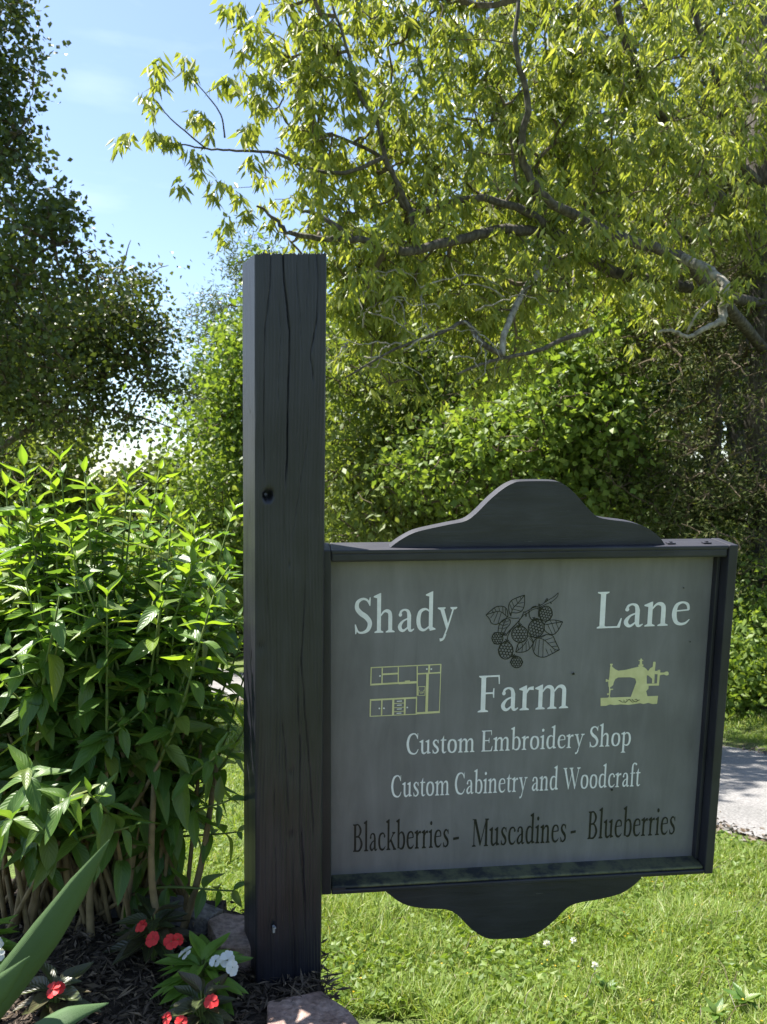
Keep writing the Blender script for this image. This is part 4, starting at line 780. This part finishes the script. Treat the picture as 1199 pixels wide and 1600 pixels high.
for _ in range(80):
    a = random.uniform(0, 6.28); r_ = .47 * math.sqrt(random.random()); zt_ = 1.09 - .25 * (r_ / .47) ** 2 + random.uniform(-.14, .05)
    x_, y_ = -.74 + r_ * math.cos(a), 1.95 + r_ * .58 * math.sin(a)
    if x_ > -.345 * y_ / 1.85: zt_ -= .18
    if x_ > -.30: continue
    stems.append((np.array([x_, y_, zt_]), 0))
for _ in range(16): stems.append((np.array([random.uniform(-1.15, -.8), random.uniform(2.05, 2.3), random.uniform(.3, .5)]), 2))
for _ in range(60):   # low outward shoots that make the skirt of the shrub
    a = random.uniform(0, 6.28); r_ = random.uniform(.38, .52)
    x_, y_ = -.74 + r_ * math.cos(a), 1.93 + r_ * .6 * math.sin(a)
    if x_ > -.33: x_ = -.36
    zz_ = random.uniform(.50, .95); kx_ = min(1, .62 + zz_ * .42); stems.append((np.array([-.74 + (x_ + .74) * kx_, 1.93 + (y_ - 1.93) * kx_, zz_]), 2))
for (x, y, Y) in [(365, 1392, 1.80), (372, 1300, 1.85), (360, 1250, 1.75), (110, 1245, 1.5), (20, 1280, 1.48), (45, 1200, 1.5), (140, 1240, 1.52), (210, 1290, 1.62), (340, 1180, 1.7)]:
    stems.append((at(x, y, Y), 2))
mbs = MB(); mbg = MB()
for t, kd in stems:
    b0 = np.array([-.72 + rng.normal() * .12, 1.93 + rng.normal() * .05, 0.]); b0[2] = float(bed_h(b0[0], b0[1])) - .01
    if kd == 2:
        m1 = b0 * .55 + t * .45; m1[2] = b0[2] + (t[2] - b0[2]) * .62 + .03; pts = [b0, m1, t]
    else: m1 = b0 * .5 + t * .5 + np.array([rng.normal() * .03, rng.normal() * .03, .03]); m1[:2] = b0[:2] + (t[:2] - b0[:2]) * .68; pts = [b0, m1, t]
    P = catmull(pts, 7); seg = np.linalg.norm(np.diff(P, axis=0), axis=1); cum = np.concatenate([[0], np.cumsum(seg)]); Lt = cum[-1]
    rr = np.linspace(.0065, .0018, len(P)); half = len(P) // 2
    mbs.tube(P[:half + 1], rr[:half + 1], 5); mbg.tube(P[half:], rr[half:], 5)
    s_ = Lt; ang = random.uniform(0, 3.14); lim = .34 if kd != 2 else .36; k = 0
    while s_ > Lt * lim:
        p = np.array([np.interp(s_, cum, P[:, j]) for j in range(3)]); pd = np.array([np.interp(min(s_ + .01, Lt), cum, P[:, j]) - np.interp(max(s_ - .02, 0), cum, P[:, j]) for j in range(3)]); ax = Vector(pd).normalized()
        o1 = ax.orthogonal().normalized(); o2 = ax.cross(o1); frac = (Lt - s_)
        lit_top = frac < .13 and kd != 2
        young = frac < random.uniform(.02, .17) if kd != 2 else frac < .015
        for sg in (0, math.pi):
            if frac > .35 and random.random() < .25: continue
            a = ang + sg + random.uniform(-.25, .25); dr = o1 * math.cos(a) + o2 * math.sin(a)
            lift = 1.6 if frac < .02 else (1.0 if frac < .06 else (.35 if frac < .16 else random.uniform(0, .55)))
            if kd == 2: lift = .8 if frac < .03 else random.uniform(-.15, .45)
            d = dr + ax * lift + Vector((0, 0, -.05)); Lf = .046 + .046 * min(1, frac / .14) + random.uniform(-.012, .016)
            kdv = random.choice((3, 4)) if young else random.choice((0, 0, 1, 2))
            if frac < .03: kdv = 3 if kd != 2 else 2
            lp.add(p, d, Lf, kdv, up=(random.uniform(-.25, .25), random.uniform(-.25, .25), 1) if lift < 1.2 else tuple(-dr), roll=random.uniform(-.35, .35))
        s_ -= random.uniform(.026, .04) if frac < .06 else random.uniform(.036, .05); ang += math.pi / 2 + random.uniform(-.2, .2); k += 1
mbs.build('stems', M['bush_stem'], bush, borg, smooth=True)['kind'] = 'stuff'; mbg.build('shoots', M['green_stem'], bush, borg, smooth=True)['kind'] = 'stuff'
# leafless old canes at the foot, thicker
for k in range(9):
    b0 = np.array([-.86 + k * .052 + rng.normal() * .012, 1.84 + rng.normal() * .05, .04]); t = b0 + np.array([rng.normal() * .06, rng.normal() * .05, .42])
    mb = MB(); mb.tube(catmull([b0, (b0 + t) / 2 + rng.normal(size=3) * .015, t], 4), np.linspace(.010, .006, 9), 7); mb.build('cane', M['bush_stem'], bush, borg, smooth=True)
lp.finish(300)

# ------------------------------------------------------------------ iris blades at the lower left
iorg = (-.62, 1.12, BED_Z); iris = empty('iris_plant', iorg, 'iris with broad sword shaped leaves in the lower left corner', 'plant')
def blade(pts, ws, nrm, name='leaf', fold=.12):
    P = catmull(pts, 8); Wd = np.interp(np.linspace(0, 1, len(P)), np.linspace(0, 1, len(ws)), ws); V = []
    nrm = np.array(nrm, float)
    for i in range(len(P)):
        d = P[min(i + 1, len(P) - 1)] - P[max(i - 1, 0)]; d /= np.linalg.norm(d); s_ = np.cross(d, nrm); s_ /= np.linalg.norm(s_); nn = np.cross(s_, d)
        for u in (-1, -.5, 0, .5, 1): V.append(P[i] + s_ * u * Wd[i] / 2 + nn * (1 - abs(u)) * Wd[i] * fold)
    n = len(P); Fc = [(5 * k + j, 5 * k + j + 5, 5 * k + j + 6, 5 * k + j + 1) for k in range(n - 1) for j in range(4)]
    m = np_mesh(name, np.array(V) - np.array(iorg), Fc, M['iris'], smooth=True, attrs={'mid': [1, .5, 0, .5, 1] * n}); o = link(name, m, iris)
    sm = o.modifiers.new('thickness', 'SOLIDIFY'); sm.thickness = .0012; return o
# fine lengthwise ribs for the iris material
im = M['iris'].node_tree; a = N(im, 'ShaderNodeAttribute', attribute_name='mid'); mu = N(im, 'ShaderNodeMath', operation='MULTIPLY'); mu.inputs[1].default_value = 80; si = N(im, 'ShaderNodeMath', operation='SINE'); bpn = N(im, 'ShaderNodeBump'); bpn.inputs['Strength'].default_value = .25; bpn.inputs['Distance'].default_value = .001
im.links.new(a.outputs['Fac'], mu.inputs[0]); im.links.new(mu.outputs[0], si.inputs[0]); im.links.new(si.outputs[0], bpn.inputs['Height'])
for nd in im.nodes:
    if nd.type == 'BSDF_PRINCIPLED': im.links.new(bpn.outputs[0], nd.inputs['Normal'])
blade([at(-170, 1760, 1.12), at(-60, 1630, 1.10), at(10, 1540, 1.08), at(75, 1455, 1.06), at(125, 1382, 1.04), at(172, 1312, 1.02)], [.03, .042, .047, .042, .027, .001], (.25, -1, .35))
blade([at(-150, 1700, 1.0), at(-50, 1590, .98), at(0, 1543, .97), at(47, 1494, .96)], [.04, .042, .030, .001], (.3, -1, .4))
blade([at(-120, 1760, 1.05), at(0, 1660, 1.05), at(60, 1618, 1.05), at(110, 1588, 1.06), at(170, 1568, 1.1)], [.03, .032, .034, .026, .001], (.2, -.6, 1))
blade([at(-190, 1700, 1.2), at(-90, 1500, 1.2), at(-40, 1350, 1.2), at(-15, 1250, 1.18)], [.03, .045, .035, .001], (.5, -1, .1))

# ------------------------------------------------------------------ bedding plants
bk = [leaf_mesh('l', 0, .3, .45, .42) + (M['bronze_leaf'],), leaf_mesh('l', 0, .1, .6, .40) + (M['bronze_leaf'],)]
gk = [leaf_mesh('l', 0, .35, .4, .36) + (M['imp_leaf'],), leaf_mesh('l', 0, .15, .5, .36) + (M['imp_leaf'],)]
def petal_mesh(mat):
    V = [(0, 0, 0)]; n = 5
    for k, x in enumerate((.3, .65, .9, 1.0)):
        wv = (.28, .52, .44, .2)[k]
        for u in (-1, -.5, 0, .5, 1): V.append((x - .04 * (abs(u) < .2) * (k == 3), u * wv, .1 * x + .12 * abs(u) * x - .25 * x * x + .04 * math.sin(u * 5 + x * 4)))
    Fc = [(0, 1 + j, 2 + j) for j in range(4)]; Fq = [(1 + 5 * k + j, 6 + 5 * k + j, 7 + 5 * k + j, 2 + 5 * k + j) for k in range(3) for j in range(4)]
    m = np_mesh('petal', V, Fc + Fq, mat, sizes=1, smooth=True); return m
PM = {'red': petal_mesh(M['red_petal']), 'white': petal_mesh(M['white_petal'])}
def flower(root, org, p, nrm, r, kind):
    c = MB(); c.tube([np.array(p) - np.array(nrm) * .004, np.array(p) + np.array(nrm) * .003], [.0022, .0016], 6); f = c.build('flower', M['green_stem'], root, p, loc=np.array(p) - np.array(org))
    n_ = Vector(nrm).normalized(); o1 = n_.orthogonal().normalized(); o2 = n_.cross(o1); a0 = random.uniform(0, 6)
    for k in range(5):
        a = a0 + k * 2 * math.pi / 5; d = o1 * math.cos(a) + o2 * math.sin(a); o = link('petal', PM[kind], f); o.rotation_mode = 'QUATERNION'
        o.rotation_quaternion = frame_q(d, n_, random.uniform(-.15, .15)); s_ = r * .7 * random.uniform(.85, 1.1); o.scale = (s_, s_, s_); o.location = n_ * .0012 * k
def bedding(label, px, py, rad, nl, kk, kind, flw, L=.06, h=.09):
    c = onz(px, py, BED_Z + h * .4); org = (c[0], c[1], float(bed_h(c[0], c[1]))); root = empty('impatiens_plant', org, label, 'flower', 'impatiens in the mulch bed'); P = LeafPlant(root, org, kk); mb = MB()
    for k in range(nl):
        a = k * 2.4 + random.uniform(-.3, .3); f_ = k / nl; r_ = rad * (.15 + .75 * f_); z = org[2] + h * (1.0 - .6 * f_) + random.uniform(-.01, .01)
        st = np.array([org[0] + r_ * .35 * math.cos(a), org[1] + r_ * .35 * math.sin(a), z]); d = (math.cos(a), math.sin(a), .5 - .6 * f_)
        P.add(st, d, L * random.uniform(.75, 1.2), k % 2, roll=random.uniform(-.3, .3)); mb.tube([(org[0], org[1], org[2]), tuple(st)], [.003, .0015], 4)
    mb.build('stems', M['green_stem'], root, org)['kind'] = 'stuff'; P.finish(300)
    for (x, y, r_, nv) in flw:
        # flowers stand above the leaves on their stalks
        q = onz(x, y, org[2] + h * 1.15); flower(root, org, q, nv, r_, kind)
bedding('bronze leaved plant with a cluster of red flowers below the shrub', 240, 1492, .085, 26, bk, 'red', [(222, 1448, .020, (-.3, -.5, .8)), (240, 1468, .021, (.1, -.7, .7)), (268, 1472, .022, (.4, -.6, .7)), (278, 1468, .018, (.6, -.3, .7))], .075, .10)
bedding('green leaved plant with white flowers beside the foot of the post', 318, 1540, .09, 46, gk, 'white', [(291, 1490, .021, (-.5, -.2, .9)), (338, 1502, .018, (-.2, -.5, .8)), (356, 1500, .024, (.3, -.7, .7)), (363, 1512, .022, (.5, -.7, .5))], .078, .085)
bedding('bronze leaved plant with one red flower between the iris leaves', 85, 1575, .07, 16, bk, 'red', [(84, 1548, .021, (-.2, -.5, .8)), (92, 1544, .017, (.5, -.4, .8))], .07, .07)
bedding('bronze leaved plant with red flowers at the bottom edge below the white flowers', 318, 1592, .07, 20, bk, 'red', [(331, 1566, .019, (.1, -.6, .8)), (262, 1592, .016, (-.4, -.5, .8)), (284, 1597, .018, (-.1, -.8, .6))], .062, .07)
bedding('white flowering plant cut by the left edge beside the iris', -25, 1500, .07, 22, gk, 'white', [(-6, 1474, .020, (.5, -.6, .6)), (-2, 1492, .018, (.3, -.8, .5))], .062, .09)

# ------------------------------------------------------------------ grass, weeds, litter
def lawn(n, ymin, ymax, xl, hmin, hmax, wd, pw=1.):
    Yv = ymin + (ymax - ymin) * rng.random(n) ** pw; u = rng.uniform(xl[0], xl[1], n); X = u * Yv
    q = .902 * X + .432 * Yv; ok = (q < 3.5) | (q > 6.6)
    ok &= ~((X < .12) & (Yv < 2.25))
    X, Yv = X[ok], Yv[ok]; n = len(X); tuft = .8 + .5 * np.sin(X * 5 + 1.3 * np.sin(Yv * 4)) * np.sin(Yv * 6 + 2 * np.sin(X * 3))
    z = G(X, Yv); B = np.stack([X, Yv, z - .005], 1); a = rng.uniform(0, 6.28, n); ln_ = rng.uniform(.15, 1.0, n)
    d = np.stack([np.cos(a) * ln_, np.sin(a) * ln_, np.ones(n)], 1); d = unit(d); h = rng.uniform(hmin, hmax, n) * tuft; side = unit(np.stack([-np.sin(a + rng.normal(size=n)), np.cos(a + rng.normal(size=n)), np.zeros(n)], 1)); w_ = wd * rng.uniform(.6, 1.3, n)
    m1 = B + d * h[:, None] * .55; d2 = d.copy(); d2[:, 2] -= rng.uniform(.2, .9, n); d2 = unit(d2); t = m1 + d2 * h[:, None] * .5
    V = np.stack([B - side * w_[:, None] / 2, B + side * w_[:, None] / 2, m1 + side * w_[:, None] * .42, m1 - side * w_[:, None] * .42, t], 1).reshape(-1, 3); i = np.arange(n)[:, None] * 5
    return V, np.concatenate([i + [0, 1, 2], i + [0, 2, 3], i + [3, 2, 4]], 1).reshape(-1, 3)
Vs1 = [lawn(110000, 1.85, 4.2, (-.30, .52), .045, .11, .0042, .8), lawn(60000, 4.0, 8.5, (-.32, .52), .04, .085, .007, .8), lawn(40000, 8.5, 22, (-.30, .10), .05, .10, .018, .8), lawn(26000, 7.5, 12, (.3, .56), .04, .10, .008)]
off = 0; VV = []; FF = []
for V, Fc in Vs1: VV.append(V); FF.append(Fc + off); off += len(V)
tag(link('grass', np_mesh('grass', np.concatenate(VV), np.concatenate(FF), M['grass'])), 'long sunlit green grass of the lawn', 'grass', kind='stuff')
# clover and broad weeds in the lawn
n = 26000; Yv = 1.95 + 4.5 * rng.random(n) ** 1.3; X = rng.uniform(-.3, .52, n) * Yv; q = .902 * X + .432 * Yv; f1 = np.sin(X * 4.2 + 1) * np.sin(Yv * 3.1 + X) + rng.normal(size=n) * .4; ok = (q < 3.5) & (f1 > -.05) & ~((X < .12) & (Yv < 2.25)); X, Yv = X[ok], Yv[ok]; n = len(X)
P = np.stack([X, Yv, G(X, Yv) + rng.uniform(.01, .06, n)], 1); a = rng.uniform(0, 6.28, n); D = np.stack([np.cos(a), np.sin(a), rng.uniform(-.1, .6, n)], 1)
V, Fc = leaf_cloud(P, D, rng.uniform(.014, .032, n), rng.uniform(.006, .011, n), .2)
tag(link('clover', np_mesh('clover', V, Fc, M['leaf_bright'])), 'patches of low clover and weeds among the grass', 'clover', kind='stuff')
n = 120; Yv = rng.uniform(2.1, 4.4, n); X = rng.uniform(-.1, .5, n) * Yv; q = .902 * X + .432 * Yv; ok = (q < 3.3) & ~((X < .12) & (Yv < 2.25)); X, Yv = X[ok], Yv[ok]; n = len(X)
P = np.stack([X, Yv, G(X, Yv) + rng.uniform(.06, .085, n)], 1); P = np.repeat(P, 5, 0); a = np.tile(np.arange(5) * 1.257, n); V, Fc = leaf_cloud(P, np.stack([np.cos(a), np.sin(a), np.full(len(a), .4)], 1), np.full(len(a), .0045), np.full(len(a), .0016))
tag(link('buttercups', np_mesh('buttercups', V, Fc, M['yellow'])), 'tiny yellow flowers sprinkled through the grass', 'flowers', kind='stuff')
# dry stalks lying in the grass
mb = MB()
for k in range(70):
    y_ = random.uniform(2.1, 4); x_ = random.uniform(-.1, .48) * y_
    if .902 * x_ + .432 * y_ > 3.3: continue
    a = random.uniform(0, 6.28); z_ = Gz(x_, y_); L_ = random.uniform(.05, .13); mb.tube([(x_, y_, z_ + .02), (x_ + L_ * .5 * math.cos(a), y_ + L_ * .5 * math.sin(a), z_ + .06 + random.uniform(0, .03)), (x_ + L_ * math.cos(a), y_ + L_ * math.sin(a), z_ + .07)], [.0012, .001, .0005], 3)
tag(mb.build('dry_stalks', M['litter']), 'dry straw stalks lying in the grass', 'straw', kind='stuff')
def ong(px, py):
    d = ray(px, py); t = (0 - CAM[2]) / (d[2] + .18 * d[1]); return CAM + d * t
for (px, py, lb) in [(853, 1490, 'white clover flower left of the others below the hanging board'), (895, 1485, 'white clover flower below the right of the curved hanging board'), (928, 1527, 'white clover flower lowest and rightmost in the lawn')]:
    g = ong(px, py + 18); c = (g[0], g[1], Gz(g[0], g[1]) - .005); root = empty('clover_flower', c, lb, 'flower', 'white flowers in the lawn')
    mb = MB(); mb.tube([c, (c[0] + .004, c[1], c[2] + .075)], [.0015, .001], 4); mb.build('stem', M['green_stem'], root, c)
    n = 44; d = unit(rng.normal(size=(n, 3)) + np.array([0, 0, .5])); V, Fc = leaf_cloud(np.tile(np.array([.004, 0, .078]), (n, 1)), d, np.full(n, .013), np.full(n, .0022)); link('blossom', np_mesh('blossom', V, Fc, M['white_petal']), root)
# broad leaved weeds near the lower right corner
wk = [leaf_mesh('l', 0, .35, .3, .42) + (M['bush_leaf'],), leaf_mesh('l', 0, .2, .4, .38) + (M['bush_leaf'],)]
for (px, py, nl, L_, lb) in [(1165, 1580, 11, .062, 'broad leaved weed in the lower right corner of the lawn'), (1120, 1600, 8, .05, 'broad leaved weed at the bottom edge left of the corner weed'), (860, 1430, 12, .07, 'leafy weed clump in the grass behind the curved hanging board'), (950, 1560, 7, .05, 'small broad leaved weed low in the middle right of the lawn')]:
    g = ong(px, py); c = (g[0], g[1], Gz(g[0], g[1]) - .004); root = empty('broadleaf_weed', c, lb, 'weed', 'broad leaved weeds in the lawn'); P = LeafPlant(root, c, wk)
    for k in range(nl):
        a = k * 2.4 + random.uniform(-.3, .3); f_ = k / nl; P.add((c[0], c[1], c[2] + .03), (math.cos(a), math.sin(a), 1.5 - 1.2 * f_), L_ * random.uniform(.8, 1.2), k % 2)
    P.finish(300)
# tall grass tufts
for (px, py, lb) in [(690, 1440, 'tuft of tall grass behind the left curve of the hanging board'), (885, 1450, 'tuft of tall grass behind the right curve of the hanging board'), (620, 1450, 'dark grass tuft nearest the post')]:
    g = ong(px, py); n = 220; B = np.stack([g[0] + rng.normal(size=n) * .045, g[1] + rng.normal(size=n) * .045, np.zeros(n)], 1); B[:, 2] = G(B[:, 0], B[:, 1]) - .004; c = np.array([g[0], g[1], Gz(g[0], g[1])])
    a = rng.uniform(0, 6.28, n); d = unit(np.stack([np.cos(a) * .45, np.sin(a) * .45, np.ones(n)], 1)); h = rng.uniform(.09, .17, n); sd_ = np.stack([-np.sin(a), np.cos(a), 0 * a], 1) * .0018; m1 = B + d * h[:, None] * .6; d2 = d.copy(); d2[:, 2] -= rng.uniform(.3, 1, n); t = m1 + unit(d2) * h[:, None] * .45
    V = np.stack([B - sd_, B + sd_, m1 + sd_, m1 - sd_, t], 1).reshape(-1, 3) - c; i = np.arange(n)[:, None] * 5; Fc = np.concatenate([i + [0, 1, 2], i + [0, 2, 3], i + [3, 2, 4]], 1).reshape(-1, 3)
    o = link('grass_tuft', np_mesh('grass_tuft', V, Fc, M['grass'])); o.location = tuple(c); tag(o, lb, 'grass tuft', 'tall grass tufts', 'stuff')
# gravel and leaf litter along both lane edges
n = 9000; side = rng.random(n) < .6; q = np.where(side, 3.62 + rng.normal(size=n) * .10, 6.42 + rng.normal(size=n) * .12); s_ = rng.uniform(-1, 14, n); X, Yv = QS(q, s_); P = np.stack([X, Yv, G(X, Yv) + .012 + rng.uniform(0, .012, n)], 1); a = rng.uniform(0, 6.28, n)
V, Fc = leaf_cloud(P, np.stack([np.cos(a), np.sin(a), rng.normal(size=n) * .2], 1), rng.uniform(.012, .05, n), rng.uniform(.005, .014, n), .4)
tag(link('lane_edge_litter', np_mesh('lane_edge_litter', V, Fc, M['litter'])), 'gravel and dead leaves along the lane edges', 'litter', kind='stuff')
